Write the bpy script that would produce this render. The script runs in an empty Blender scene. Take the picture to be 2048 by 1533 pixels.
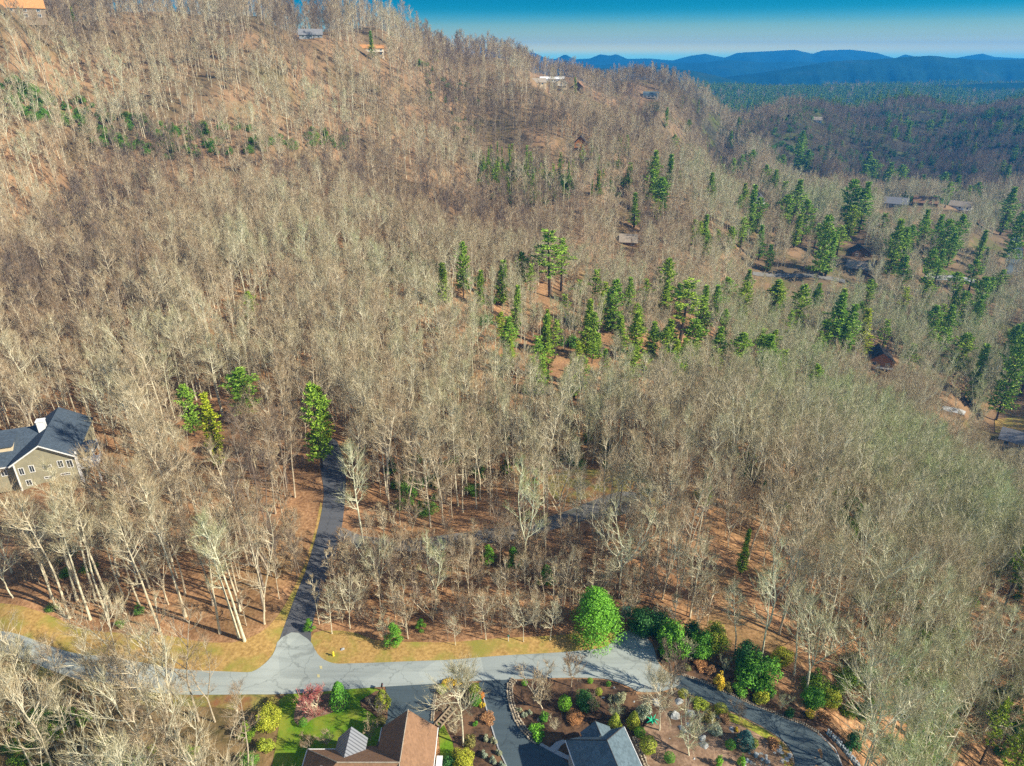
import bpy, bmesh, math, random
import numpy as np
from mathutils import Vector, noise as mnoise

# ------------------------------------------------------------------ camera
C = bpy.context.scene
COL = C.collection
R = math.radians
PITCH = R(25.67)
CAMZ = 90.0
FPX = 1366.0
cam_d = bpy.data.cameras.new('camera')
cam = bpy.data.objects.new('camera', cam_d)
COL.objects.link(cam)
cam.location = (0, 0, CAMZ)
cam.rotation_euler = (R(90) - PITCH, 0, 0)
cam_d.sensor_width = 36
cam_d.lens = 36 * FPX / 2048
cam_d.clip_start = 1
cam_d.clip_end = 60000
C.camera = cam

# ------------------------------------------------------------------ light
SUN_DIR = Vector((0.80, -0.30, 0.545)).normalized()      # towards the sun
sun_el = math.asin(SUN_DIR.z)
sun_az = math.atan2(SUN_DIR.x, SUN_DIR.y)
sun_d = bpy.data.lights.new('sun', 'SUN')
sun_d.energy = 4.6
sun_d.angle = R(0.5)
sun_d.color = (1.0, 0.92, 0.76)
sun = bpy.data.objects.new('sun', sun_d)
COL.objects.link(sun)
sun.rotation_euler = SUN_DIR.to_track_quat('Z', 'Y').to_euler()
sun.location = (200, -100, 300)

W = bpy.data.worlds.new('World')
C.world = W
W.use_nodes = True
nt = W.node_tree
nt.nodes.clear()
wo = nt.nodes.new('ShaderNodeOutputWorld')
bg = nt.nodes.new('ShaderNodeBackground')
sky = nt.nodes.new('ShaderNodeTexSky')
sky.sky_type = 'NISHITA'
sky.sun_disc = False
sky.sun_elevation = sun_el
sky.sun_rotation = sun_az
sky.air_density = 1.0
sky.dust_density = 0.3
sky.ozone_density = 2.0
tc = nt.nodes.new('ShaderNodeTexCoord')
sep = nt.nodes.new('ShaderNodeSeparateXYZ')
nt.links.new(tc.outputs['Generated'], sep.inputs[0])
mr = nt.nodes.new('ShaderNodeMapRange')
mr.inputs['From Min'].default_value = -0.012
mr.inputs['From Max'].default_value = 0.088
nt.links.new(sep.outputs['Z'], mr.inputs['Value'])
SKYR = nt.nodes.new('ShaderNodeValToRGB')
nt.links.new(mr.outputs['Result'], SKYR.inputs['Fac'])
def sl(c):
    return tuple((x / 255 / 12.92) if x / 255 <= 0.04045 else ((x / 255 + 0.055) / 1.055) ** 2.4 for x in c)
# colours of the lowest sky as radiance; the haze in front of it takes part of the light away
stops = [(0.0, (.24, .70, .62)), (0.11, (.24, .70, .62)), (0.178, (.92, .82, .22)), (0.25, (.60, .60, .22)), (0.321, (.36, .44, .22)),
         (0.47, (.13, .30, .24)), (0.56, (.035, .225, .265)), (0.64, (.0, .16, .225)), (0.755, (.0, .135, .215)), (1.0, (.0, .11, .20))]
SKYR.color_ramp.interpolation = 'B_SPLINE'
el = SKYR.color_ramp.elements
while len(el) < len(stops):
    el.new(0.5)
for e_, (p_, c_) in zip(el, stops):
    e_.position = p_
    e_.color = tuple(x / 2 for x in c_) + (1,)
mf = nt.nodes.new('ShaderNodeMapRange')
mf.inputs['From Min'].default_value = 0.08
mf.inputs['From Max'].default_value = 0.25
nt.links.new(sep.outputs['Z'], mf.inputs['Value'])
sc_ = nt.nodes.new('ShaderNodeVectorMath')
sc_.operation = 'SCALE'
sc_.inputs['Scale'].default_value = 0.085
nt.links.new(sky.outputs[0], sc_.inputs[0])
mx = nt.nodes.new('ShaderNodeMix')
mx.data_type = 'RGBA'
nt.links.new(mf.outputs['Result'], mx.inputs['Factor'])
s2_ = nt.nodes.new('ShaderNodeVectorMath')
s2_.operation = 'SCALE'
s2_.inputs['Scale'].default_value = 2.0
nt.links.new(SKYR.outputs[0], s2_.inputs[0])
nt.links.new(s2_.outputs[0], mx.inputs[6])
nt.links.new(sc_.outputs[0], mx.inputs[7])
nt.links.new(mx.outputs[2], bg.inputs['Color'])
bg.inputs['Strength'].default_value = 1.0
nt.links.new(bg.outputs[0], wo.inputs[0])

C.view_settings.view_transform = 'Standard'
C.view_settings.look = 'None'
C.view_settings.exposure = 0.9
C.view_settings.gamma = 1
C.render.engine = 'CYCLES'
C.cycles.max_bounces = 4
C.cycles.diffuse_bounces = 2
C.cycles.glossy_bounces = 1
C.cycles.transmission_bounces = 2
C.cycles.volume_bounces = 0
C.cycles.transparent_max_bounces = 4
C.cycles.use_denoising = False
C.cycles.volume_step_rate = 4

# ------------------------------------------------------------------ pixel helpers (photo is 2048 x 1533)
cp, sp = math.cos(PITCH), math.sin(PITCH)
def ray(u, v):
    y = (766.5 - v) / FPX
    return np.array([(u - 1024) / FPX, cp + y * sp, -sp + y * cp])
def on_z(u, v, z):
    d = ray(u, v)
    k = (z - CAMZ) / d[2]
    return Vector((d[0] * k, d[1] * k, z))
def on_y(u, v, D):
    d = ray(u, v) * (D / ray(u, v)[1])
    return Vector((d[0], d[1], d[2] + CAMZ))
def project(X, Y, Z):
    Z = Z - CAMZ
    dep = Y * cp - Z * sp
    up = Y * sp + Z * cp
    return 1024 + FPX * X / dep, 766.5 - FPX * up / dep, dep

# ------------------------------------------------------------------ terrain: heights through surveyed spots
SPOTS_Z = [  # (u, v, height) near the roads
 (0,1300,0),(-300,1250,0),(300,1340,0),(500,1365,0),(700,1350,0),(900,1335,0),(1100,1330,0),(1250,1300,0),(1250,1340,0),(600,1230,0),(900,1250,0),
 (750,1200,0),(1100,1200,0),(700,1500,0),(1000,1500,0),(850,1430,0),(1000,1420,0),(1300,1500,0),(1200,1440,0),(1400,1420,0),(1350,1380,0),(1500,1480,-.6),
 (1640,1500,-1.5),(1400,1560,0),(700,1700,0),(1200,1750,-.5),(1600,1700,-4),
 (500,1500,-1),(300,1480,-2.5),(100,1500,-4),(-100,1560,-6),(0,1400,-1),(200,1400,-.5),
 (640,1080,.8),(675,960,2.0),(840,1086,.6),(980,1070,.6),(1250,1000,1.0),(1150,1080,0),(560,1100,1.2),(400,1150,1.0),(200,1200,.5),(0,1180,.8),
 (1400,1200,-.5),(1500,1250,-1.5),(1560,1330,-2),(1620,1400,-2.5),(1700,1470,-5),(1800,1300,-13),(2000,1500,-22),(2150,1300,-26),(2000,1200,-22),(2300,1600,-40),
 (1700,1200,-8),(1550,1100,-4),(1400,1000,-1)]
SPOTS_D = [  # (u, v, forward distance)
 (100,967,128),(-150,980,125),(0,860,160),(200,850,160),(400,900,150),(400,700,195),(0,650,215),(-200,650,215),(200,560,250),(450,560,250),(0,438,310),(300,440,318),(500,440,325),
 (150,330,370),(450,330,385),(650,400,360),(700,560,262),(700,700,205),(900,850,170),(900,700,215),(900,560,275),
 (0,180,395),(300,200,425),(550,200,465),(0,60,420),(-250,60,400),(-250,-120,450),(0,-20,470),(250,28,510),(250,100,470),(500,60,525),(450,58,560),(640,84,575),(760,100,600),(650,180,520),
 (870,125,655),(800,250,510),(950,160,680),(1020,150,720),(1090,172,790),(1150,180,800),(1000,250,560),(850,400,400),(1000,400,450),(1150,300,530),(1150,400,450),
 (1100,210,640),(1250,275,600),(1380,340,560),(1270,330,545),(1290,262,700),(1400,318,690),(1480,352,680),(1300,195,850),(1400,200,920),(1250,172,900),(1480,235,1000),(1520,330,780),
 (1100,520,345),(1250,480,390),(1400,420,470),(1000,480,370),(1400,560,350),(1250,650,270),(1100,650,255),(1400,700,262),(1590,640,345),(1500,500,450),(1500,400,545),(1620,480,470),
 (1300,800,195),(1500,900,160),(1150,900,152),(1700,960,160),(1900,1060,152),(2100,1150,140),(1600,800,225),(1750,860,235),(1950,960,235),
 (1600,270,900),(1640,345,790),(1800,410,560),(1720,540,437),(1900,420,590),(1640,320,850),(1750,700,320),
 (1800,218,1200),(2048,215,1150),(2250,215,1150),(1650,230,1200),(1900,345,880),(1700,370,820),(2000,400,740),(2150,400,700),(2015,500,520),(2000,600,420),(1850,560,430),(2000,770,320),(1910,830,270),(2150,780,310),(1700,720,300),(2020,890,262),(2250,950,230),
 (1560,222,1700),(1400,190,2400),(1800,205,2000),(2100,205,2000),(1500,175,4000),(2000,165,4000),(1000,165,4000),(1200,160,5000),(600,170,3000),(-200,170,2500),(2300,170,4000)]
def behind(P, f):
    return (P[0] * f, P[1] * f)
pts = []
for u, v, z in SPOTS_Z:
    p = on_z(u, v, z); pts.append((p.x, p.y, z))
for u, v, D in SPOTS_D:
    p = on_y(u, v, D); pts.append((p.x, p.y, p.z))
for x, y, z in [(95,690,0),(125,700,-18),(160,660,-38),(190,640,-42),(215,760,-30),(60,760,22),(330,780,-48),(420,820,-50),(520,850,-52),(-80,-40,-4),(0,-40,0),(80,-40,-10),(-150,0,-6),(160,10,-40),(200,80,-50),(-250,60,4),(-420,650,90),(-200,700,95),(0,800,80),(100,950,50),(-420,900,20),(100,1300,-30),(300,1200,-40),
                (-2500,5000,-90),(0,7000,-90),(4000,7000,-90),(-4000,7000,-90),(0,9000,-90),(6000,9000,-90),(-6000,9000,-90),(700,1500,-40),(1000,1500,-40)]:
    pts.append((x, y, z))
pts = np.array(pts, float)
OFF = 80.0
def warp(X, Y):
    return np.stack([X / (Y + OFF) * 3.0, np.log(Y + OFF)], -1)
def _phi(d2):
    return np.where(d2 > 1e-12, 0.5 * d2 * np.log(np.maximum(d2, 1e-12)), 0)
Q = warp(pts[:, 0], pts[:, 1])
n_ = len(Q)
A = np.zeros((n_ + 3, n_ + 3))
d2 = ((Q[:, None] - Q[None]) ** 2).sum(-1)
A[:n_, :n_] = _phi(d2) + np.eye(n_) * 2e-4
A[:n_, n_] = 1; A[:n_, n_ + 1:] = Q
A[n_, :n_] = 1; A[n_ + 1:, :n_] = Q.T
rhs = np.concatenate([pts[:, 2], np.zeros(3)])
COEF = np.linalg.solve(A, rhs)
def tps(X, Y):
    q = warp(X, Y)
    sh = q.shape[:-1]
    q = q.reshape(-1, 2)
    out = np.empty(len(q))
    for i in range(0, len(q), 20000):
        k = q[i:i + 20000]
        out[i:i + 20000] = _phi(((k[:, None] - Q[None]) ** 2).sum(-1)) @ COEF[:n_] + COEF[n_] + k @ COEF[n_ + 1:]
    return out.reshape(sh)
rs = np.random.RandomState(7)
_ang = rs.rand(40) * 2 * math.pi
_ph = rs.rand(40) * 2 * math.pi
def bumps(X, Y, lam, k0, n=9):
    o = 0
    for i in range(n):
        a = _ang[k0 + i]; l = lam * (0.6 + 0.13 * i)
        o = o + np.sin((X * math.cos(a) + Y * math.sin(a)) * 2 * math.pi / l + _ph[k0 + i])
    return o / math.sqrt(n)
NS, NTG = 420, 640
Sg = np.linspace(-1.25, 1.25, NS)
Tg = np.linspace(math.log(20), math.log(8380), NTG)
TT, SS = np.meshgrid(Tg, Sg, indexing='ij')
YY = np.exp(TT) - OFF
XX = SS * (YY + OFF)
ZZ = tps(XX, YY)
amp = np.clip((YY - 170) / 250, 0, 1) * np.clip((1500 - YY) / 400, 0, 1)
ZZ = ZZ + amp * (3.2 * bumps(XX, YY, 90, 0) + 1.2 * bumps(XX, YY, 35, 10)) + np.clip((YY - 330) / 300, 0, 1) * np.clip((1500 - YY) / 400, 0, 1) * 5 * bumps(XX, YY, 210, 15)
far = np.clip((YY - 1500) / 1000, 0, 1)
ZZ = np.where(YY > 1400, np.maximum(ZZ, -110) , ZZ) + far * (9 * bumps(XX, YY, 900, 20) + 4 * bumps(XX, YY, 350, 5))
ZZ = np.minimum(ZZ, np.where(YY > 1350, 30, 1e9))
def hz(X, Y):
    X = np.asarray(X, float); Y = np.asarray(Y, float)
    t = (np.log(np.maximum(Y + OFF, 20.01)) - Tg[0]) / (Tg[1] - Tg[0])
    s = (X / np.maximum(Y + OFF, 20) - Sg[0]) / (Sg[1] - Sg[0])
    t = np.clip(t, 0, NTG - 1.001); s = np.clip(s, 0, NS - 1.001)
    i = t.astype(int); j = s.astype(int); a = t - i; b = s - j
    return ((ZZ[i, j] * (1 - a) + ZZ[i + 1, j] * a) * (1 - b) + (ZZ[i, j + 1] * (1 - a) + ZZ[i + 1, j + 1] * a) * b)
def G(u, v):
    """the spot on the ground seen at photo pixel u, v"""
    d = ray(u, v)
    k = np.linspace(0, 1, 6000)[1:] ** 2 * 2500 + 50
    X = d[0] * k; Y = d[1] * k; Z = CAMZ + d[2] * k
    dz = Z - hz(X, Y)
    w = np.where(dz < 0)[0]
    if len(w) == 0:
        i = len(k) - 1
        return Vector((X[i], Y[i], float(hz(X[i], Y[i]))))
    i = w[0]
    a = dz[i - 1] / (dz[i - 1] - dz[i]) if i else 0
    kk = k[i - 1] + a * (k[i] - k[i - 1]) if i else k[0]
    x, y = d[0] * kk, d[1] * kk
    return Vector((x, y, float(hz(x, y))))
# ------------------------------------------------------------------ tags, meshes, materials
def tag(o, label=None, cat=None, group=None, kind=None):
    if label: o['label'] = label
    if cat: o['category'] = cat
    if group: o['group'] = group
    if kind: o['kind'] = kind
    return o
def empty(name, loc=(0, 0, 0), rz=0):
    o = bpy.data.objects.new(name, None)
    o.empty_display_size = 0.5
    o.location = loc
    o.rotation_euler = (0, 0, rz)
    COL.objects.link(o)
    return o
def link(name, me, parent=None, loc=None, rz=None):
    o = bpy.data.objects.new(name, me)
    COL.objects.link(o)
    if parent is not None: o.parent = parent
    if loc is not None: o.location = loc
    if rz is not None: o.rotation_euler = (0, 0, rz)
    return o
class MB:
    """collects faces for one mesh"""
    def __init__(s):
        s.v = []; s.f = []; s.m = []; s.mi = 0
    def face(s, pts):
        n = len(s.v); s.v.extend([tuple(p) for p in pts]); s.f.append(tuple(range(n, n + len(pts)))); s.m.append(s.mi)
    def box(s, x0, x1, y0, y1, z0, z1):
        n = len(s.v)
        s.v += [(x0, y0, z0), (x1, y0, z0), (x1, y1, z0), (x0, y1, z0), (x0, y0, z1), (x1, y0, z1), (x1, y1, z1), (x0, y1, z1)]
        for f in ((0, 3, 2, 1), (4, 5, 6, 7), (0, 1, 5, 4), (1, 2, 6, 5), (2, 3, 7, 6), (3, 0, 4, 7)):
            s.f.append(tuple(n + i for i in f)); s.m.append(s.mi)
    def prism(s, top, bot):
        """closed solid between two loops of equal length"""
        n = len(s.v); k = len(top)
        s.v += [tuple(p) for p in top] + [tuple(p) for p in bot]
        s.f.append(tuple(range(n, n + k))); s.m.append(s.mi)
        s.f.append(tuple(n + k + i for i in reversed(range(k)))); s.m.append(s.mi)
        for i in range(k):
            j = (i + 1) % k
            s.f.append((n + i, n + k + i, n + k + j, n + j)); s.m.append(s.mi)
    def tube(s, pts, rad, n=6, cap=False):
        base = len(s.v); k = len(pts)
        for i in range(k):
            p = pts[i]
            d = (pts[min(i + 1, k - 1)] - pts[max(i - 1, 0)])
            if d.length < 1e-6: d = Vector((0, 0, 1))
            d = d.normalized()
            a = d.orthogonal().normalized(); b = d.cross(a)
            if i and True:
                a = (pa - d * pa.dot(d))
                a = a.normalized() if a.length > 1e-4 else d.orthogonal().normalized()
                b = d.cross(a)
            pa = a
            for q in range(n):
                t = 2 * math.pi * q / n
                w = p + a * (math.cos(t) * rad[i]) + b * (math.sin(t) * rad[i])
                s.v.append((w.x, w.y, w.z))
        for i in range(k - 1):
            for q in range(n):
                r = (q + 1) % n
                s.f.append((base + i * n + q, base + i * n + r, base + (i + 1) * n + r, base + (i + 1) * n + q)); s.m.append(s.mi)
        if cap:
            s.f.append(tuple(base + (k - 1) * n + q for q in range(n))); s.m.append(s.mi)
            s.f.append(tuple(base + q for q in reversed(range(n)))); s.m.append(s.mi)
    def mesh(s, name, mats, smooth=False):
        me = bpy.data.meshes.new(name)
        me.from_pydata(s.v, [], s.f)
        for m in (mats if isinstance(mats, (list, tuple)) else [mats]):
            me.materials.append(m)
        if any(s.m): me.polygons.foreach_set('material_index', s.m)
        if smooth: me.polygons.foreach_set('use_smooth', [True] * len(s.f))
        me.update()
        return me
    def build(s, name, mats, parent=None, loc=None, rz=None, smooth=False):
        return link(name, s.mesh(name, mats, smooth), parent, loc, rz)

def srgb(r, g, b):
    return sl((r, g, b)) + (1,)
class NT:
    def __init__(s, name):
        s.mat = bpy.data.materials.new(name); s.mat.use_nodes = True
        s.t = s.mat.node_tree; s.t.nodes.clear()
        s.out = s.n('OutputMaterial'); s.b = s.n('BsdfPrincipled')
        s.l(s.b.outputs[0], s.out.inputs[0])
        s.b.inputs['Roughness'].default_value = 0.9
        s.b.inputs['Specular IOR Level'].default_value = 0.15
    def n(s, k): return s.t.nodes.new('ShaderNode' + k)
    def l(s, a, b): s.t.links.new(a, b)
    def pos(s):
        return s.n('NewGeometry').outputs['Position']
    def noise(s, scale, det=3, vec=None, rough=.55, dist=0):
        n = s.n('TexNoise'); n.inputs['Scale'].default_value = scale; n.inputs['Detail'].default_value = det
        n.inputs['Roughness'].default_value = rough; n.inputs['Distortion'].default_value = dist
        s.l(vec if vec is not None else s.pos(), n.inputs['Vector'])
        return n.outputs['Fac']
    def ramp(s, fac, stops):
        r = s.n('ValToRGB'); e = r.color_ramp.elements
        while len(e) < len(stops): e.new(0.5)
        for q, (p, c) in zip(e, stops):
            q.position = p; q.color = tuple(c)[:3] + (1,)
        s.l(fac, r.inputs['Fac'])
        return r.outputs[0]
    def mix(s, fac, a, b, mode='MIX'):
        m = s.n('Mix'); m.data_type = 'RGBA'; m.blend_type = mode
        for x, i in ((fac, 0), (a, 6), (b, 7)):
            if isinstance(x, (int, float)): m.inputs[i].default_value = x
            elif isinstance(x, (tuple, list)): m.inputs[i].default_value = tuple(x)[:3] + (1,)
            else: s.l(x, m.inputs[i])
        return m.outputs[2]
    def mul(s, col, fac):
        m = s.n('VectorMath'); m.operation = 'SCALE'; s.l(col, m.inputs[0])
        if isinstance(fac, (int, float)): m.inputs['Scale'].default_value = fac
        else: s.l(fac, m.inputs['Scale'])
        return m.outputs[0]
    def maprange(s, f, a, b, c, d):
        m = s.n('MapRange'); s.l(f, m.inputs['Value'])
        for k, x in zip(('From Min', 'From Max', 'To Min', 'To Max'), (a, b, c, d)): m.inputs[k].default_value = x
        return m.outputs[0]
    def math(s, op, a, b=0.0):
        m = s.n('Math'); m.operation = op
        for i, x in enumerate((a, b)):
            if isinstance(x, (int, float)): m.inputs[i].default_value = x
            else: s.l(x, m.inputs[i])
        return m.outputs[0]
    def bump(s, h, strength=.4, dist=.1):
        b = s.n('Bump'); b.inputs['Strength'].default_value = strength; b.inputs['Distance'].default_value = dist
        s.l(h, b.inputs['Height']); s.l(b.outputs[0], s.b.inputs['Normal'])
    def attr(s, name):
        a = s.n('Attribute'); a.attribute_type = 'INSTANCER'; a.attribute_name = name
        return a.outputs['Fac']
    def col(s, c, rough=None, spec=None):
        if isinstance(c, (tuple, list)): s.b.inputs['Base Color'].default_value = tuple(c)[:3] + (1,)
        else: s.l(c, s.b.inputs['Base Color'])
        if rough is not None: s.b.inputs['Roughness'].default_value = rough
        if spec is not None: s.b.inputs['Specular IOR Level'].default_value = spec
        return s.mat
def speckle(name, c1, c2, scale, rough=.85, c3=None, s3=.3, bump=0, det=4, spec=.2):
    m = NT(name)
    c = m.ramp(m.noise(scale, det), [(.35, c1), (.65, c2)])
    if c3 is not None:
        c = m.mix(m.ramp(m.noise(s3, 3), [(.45, (0, 0, 0)), (.65, (1, 1, 1))]), c, c3)
    if bump: m.bump(m.noise(scale, det), bump, .08)
    return m.col(c, rough, spec)

# bark and twigs: the instance's own tint runs from dark brown (0, also the painted shade of the far right ridge) through beige grey (.5) to green grey lichen (1)
def bark_mat(name, ramp, k=1.0):
    m = NT(name)
    f = m.attr('tint')
    c = m.ramp(f, ramp)
    oc = m.n('TexCoord').outputs['Object']
    c = m.mix(m.ramp(m.noise(1.1, 4, oc), [(.42, (0, 0, 0)), (.62, (1, 1, 1))]), c, m.mul(c, .62 * k))
    m.b.inputs['Specular IOR Level'].default_value = .1
    return m.col(c, .9)
M = {}
M['bark'] = bark_mat('pale_bark', [(0, (.24, .19, .15)), (.3, (.62, .52, .36)), (.65, (.72, .66, .47)), (1, (.66, .66, .44))])
M['twig'] = bark_mat('bare_twigs', [(0, (.19, .135, .10)), (.18, (.38, .24, .125)), (.38, (.47, .345, .19)), (.6, (.47, .40, .225)), (.85, (.43, .435, .20)), (1, (.38, .44, .15))])
M['dark_bark'] = bark_mat('brown_bark', [(0, (.10, .075, .055)), (1, (.14, .12, .09))])
def leaf_mat(name, a, b, c=None, rough=.6):
    m = NT(name)
    rnd = m.n('NewGeometry').outputs['Random Per Island']
    k = m.ramp(rnd, [(0, a), (1, b)] if c is None else [(0, a), (.6, b), (1, c)])
    k = m.mix(m.maprange(m.attr('tint'), 0, 1, 0, 1), k, m.mix(1.0, k, (2.0, 1.25, .5), 'MULTIPLY'))
    m.b.inputs['Specular IOR Level'].default_value = .25
    return m.col(k, rough)
M['needle'] = leaf_mat('pine_needles', (.07, .16, .02), (.24, .42, .04), (.42, .62, .08))
M['broadleaf'] = leaf_mat('evergreen_leaves', (.035, .10, .02), (.09, .24, .03), (.17, .37, .05))

# ------------------------------------------------------------------ plants
def rdir(rng, d, ang, roll=None):
    """direction d tilted by ang about a random roll"""
    a = d.orthogonal().normalized(); b = d.cross(a)
    t = rng.random() * 2 * math.pi if roll is None else roll
    return (d * math.cos(ang) + (a * math.cos(t) + b * math.sin(t)) * math.sin(ang)).normalized()
def sliver(mb, p, d, L, w, rng):
    side = d.cross(Vector((rng.random() - .5, rng.random() - .5, rng.random() - .5)))
    if side.length < 1e-4: side = d.orthogonal()
    side = side.normalized() * (w / 2)
    n = len(mb.v); q = p + d * L
    mb.v += [(p.x - side.x, p.y - side.y, p.z - side.z), (p.x + side.x, p.y + side.y, p.z + side.z), (q.x, q.y, q.z)]
    mb.f.append((n, n + 1, n + 2)); mb.m.append(mb.mi)
def bare_tree(seed, H, cw, clear, limbs, fork=0, kids=(5, 4), twigs=4, tl=1.25, tw=.028, bend=.02, up=.5, r0=None, w0=.55):
    """trunk mesh and crown mesh of a leafless hardwood, height H, crown half width cw"""
    rng = random.Random(seed)
    T, K = MB(), MB()
    r0 = r0 or H * .0083
    stems = []
    p = Vector((0, 0, -.4)); d = Vector((rng.uniform(-bend, bend) * 2, rng.uniform(-bend, bend) * 2, 1)).normalized()
    n = 12
    zf = H * (clear + .02) if fork else H
    pts_, rad_ = [p.copy()], [r0 * 1.35]
    L = (zf * (1 if fork else .97)) / n
    for i in range(n):
        d = (d + Vector((rng.gauss(0, bend), rng.gauss(0, bend), .02))).normalized()
        p = p + d * L
        f = (i + 1) / n
        pts_.append(p.copy()); rad_.append(r0 * ((1 - f * .35) if fork else (1 - f) ** .8 + .08))
    T.tube(pts_, rad_, 7)
    stems.append((pts_, rad_))
    for k in range(fork):
        d2 = rdir(rng, d, rng.uniform(.2, .45), k * 2 * math.pi / fork + rng.random())
        p2 = p.copy(); ps, rs_ = [p2.copy()], [r0 * .55]
        LL = (H - zf) / 8
        for i in range(8):
            d2 = (d2 + Vector((rng.gauss(0, .09), rng.gauss(0, .09), .06))).normalized()
            p2 = p2 + d2 * LL * 1.05
            ps.append(p2.copy()); rs_.append(r0 * .55 * (1 - (i + 1) / 8) ** .8 + .02)
        T.tube(ps, rs_, 5)
        stems.append((ps, rs_))
    def along(ps, f):
        x = f * (len(ps) - 1); i = min(int(x), len(ps) - 2)
        return ps[i].lerp(ps[i + 1], x - i), (ps[i + 1] - ps[i]).normalized(), i
    tot = limbs
    use = stems[1:] if fork else stems
    for li in range(tot):
        ps, rr = use[li % len(use)]
        lo = .08 if fork else clear
        f = lo + (1 - lo) * ((li // len(use) + rng.random()) / (tot / len(use))) * .97
        b, dd, i = along(ps, min(f, .985))
        h = (b.z - clear * H) / (H * (1 - clear))
        h = max(0.02, min(1, h))
        env = cw * (w0 + (1 - w0) * math.sin(math.pi * min(1, h * 1.25 + .12))) * (1 - h ** 3 * .65)
        ang = R(rng.uniform(62, 78)) * (1 - h * up)
        d0 = rdir(rng, Vector((0, 0, 1)), ang)
        Ln = env * rng.uniform(.7, 1.35)
        q = b.copy(); lp, lr = [q.copy()], [max(.065, rr[i] * .55)]
        seg = 5
        for s_ in range(seg):
            d0 = (d0 + Vector((rng.gauss(0, .12), rng.gauss(0, .12), .10 + rng.gauss(0, .08)))).normalized()
            q = q + d0 * Ln / seg
            lp.append(q.copy()); lr.append(max(.012, lr[0] * (1 - (s_ + 1) / seg * .85)))
        K.mi = 0; K.tube(lp, lr, 4)
        for bi in range(kids[0]):
            f2 = .22 + .78 * (bi + rng.random() * .9) / kids[0]
            b2, d2, _ = along(lp, min(.99, f2))
            d3 = rdir(rng, d2, R(rng.uniform(22, 48)))
            d3 = (d3 + Vector((0, 0, .30))).normalized()
            L2 = Ln * rng.uniform(.34, .6)
            mid = b2 + d3 * L2 * .5
            d4 = (d3 + Vector((rng.gauss(0, .15), rng.gauss(0, .15), .15))).normalized()
            bp = [b2, mid, mid + d4 * L2 * .5]
            K.mi = 0; K.tube(bp, [max(.030, lr[0] * .38), .025, .010], 3)
            for ci in range(kids[1]):
                b3, d5, _ = along(bp, .2 + .8 * (ci + rng.random()) / kids[1] * .98)
                d6 = (rdir(rng, d5, R(rng.uniform(14, 40))) + Vector((0, 0, .25))).normalized()
                L3 = tl * rng.uniform(.7, 1.3)
                sliver(K, b3, d6, L3 * 1.25, tw * 1.5, rng); K.mi = 1
                for _k in range(twigs):  # fine brown twigs
                    b4 = b3 + d6 * L3 * rng.random() * 1.1
                    d7 = (rdir(rng, d6, R(rng.uniform(12, 38))) + Vector((0, 0, .2))).normalized()
                    sliver(K, b4, d7, tl * rng.uniform(.4, 1.0), tw, rng)
                K.mi = 0
    return T, K
def conifer(seed, H, w, base=.08, gap=.75, per=6, tufts=9, droop=-.1, tuft=.42, shape=1.0, open_=0.0, tw=.16):
    rng = random.Random(seed)
    T, K = MB(), MB()
    n = 8
    lean = Vector((rng.gauss(0, .012), rng.gauss(0, .012), 1)).normalized()
    T.tube([Vector((0, 0, -.3)) + lean * (H * .98 + .3) * i / n for i in range(n + 1)], [H * .014 * (1 - i / n) + .03 for i in range(n + 1)], 6)
    z = H * base
    while z < H * .985:
        h = (z - H * base) / (H * (1 - base))
        env = w * ((1 - h) ** shape) * (.75 + .25 * math.sin(h * 9 + seed)) + .25
        if h < .15: env *= .6 + h * 2.6
        env *= rng.uniform(.68, 1.18)
        for k in range(per):
            if rng.random() < open_: continue
            t = 2 * math.pi * (k + rng.random() * .8) / per
            L = env * rng.uniform(.6, 1.12)
            d = Vector((math.cos(t), math.sin(t), rng.uniform(-.05, .18) + .55 * h + droop)).normalized()
            b = lean * (z + rng.uniform(-.3, .3) * gap)
            e = b + d * L + Vector((0, 0, .12 * L))
            T.tube([b, b + d * L * .5, e], [.05 * (1 - h) + .015, .03, .01], 3)
            m = max(3, int(tufts * (.35 + .65 * L / w)))
            for q in range(m):
                f = .25 + .75 * (q + rng.random()) / m
                c = b.lerp(e, f)
                spread = .32 * L * (1.15 - f) + .12
                c = c + Vector((-math.sin(t), math.cos(t), 0)) * rng.uniform(-spread, spread) + Vector((0, 0, rng.uniform(-.06, .16)))
                for _ in range(5):
                    dd = Vector((rng.gauss(0, 1) + d.x * .9, rng.gauss(0, 1) + d.y * .9, rng.gauss(.25, .6))).normalized()
                    sliver(K, c, dd, tuft * rng.uniform(.7, 1.3), tuft * tw * 3, rng)
        z += gap * rng.uniform(.7, 1.2) * (1 - .45 * h)
    return T, K
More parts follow.
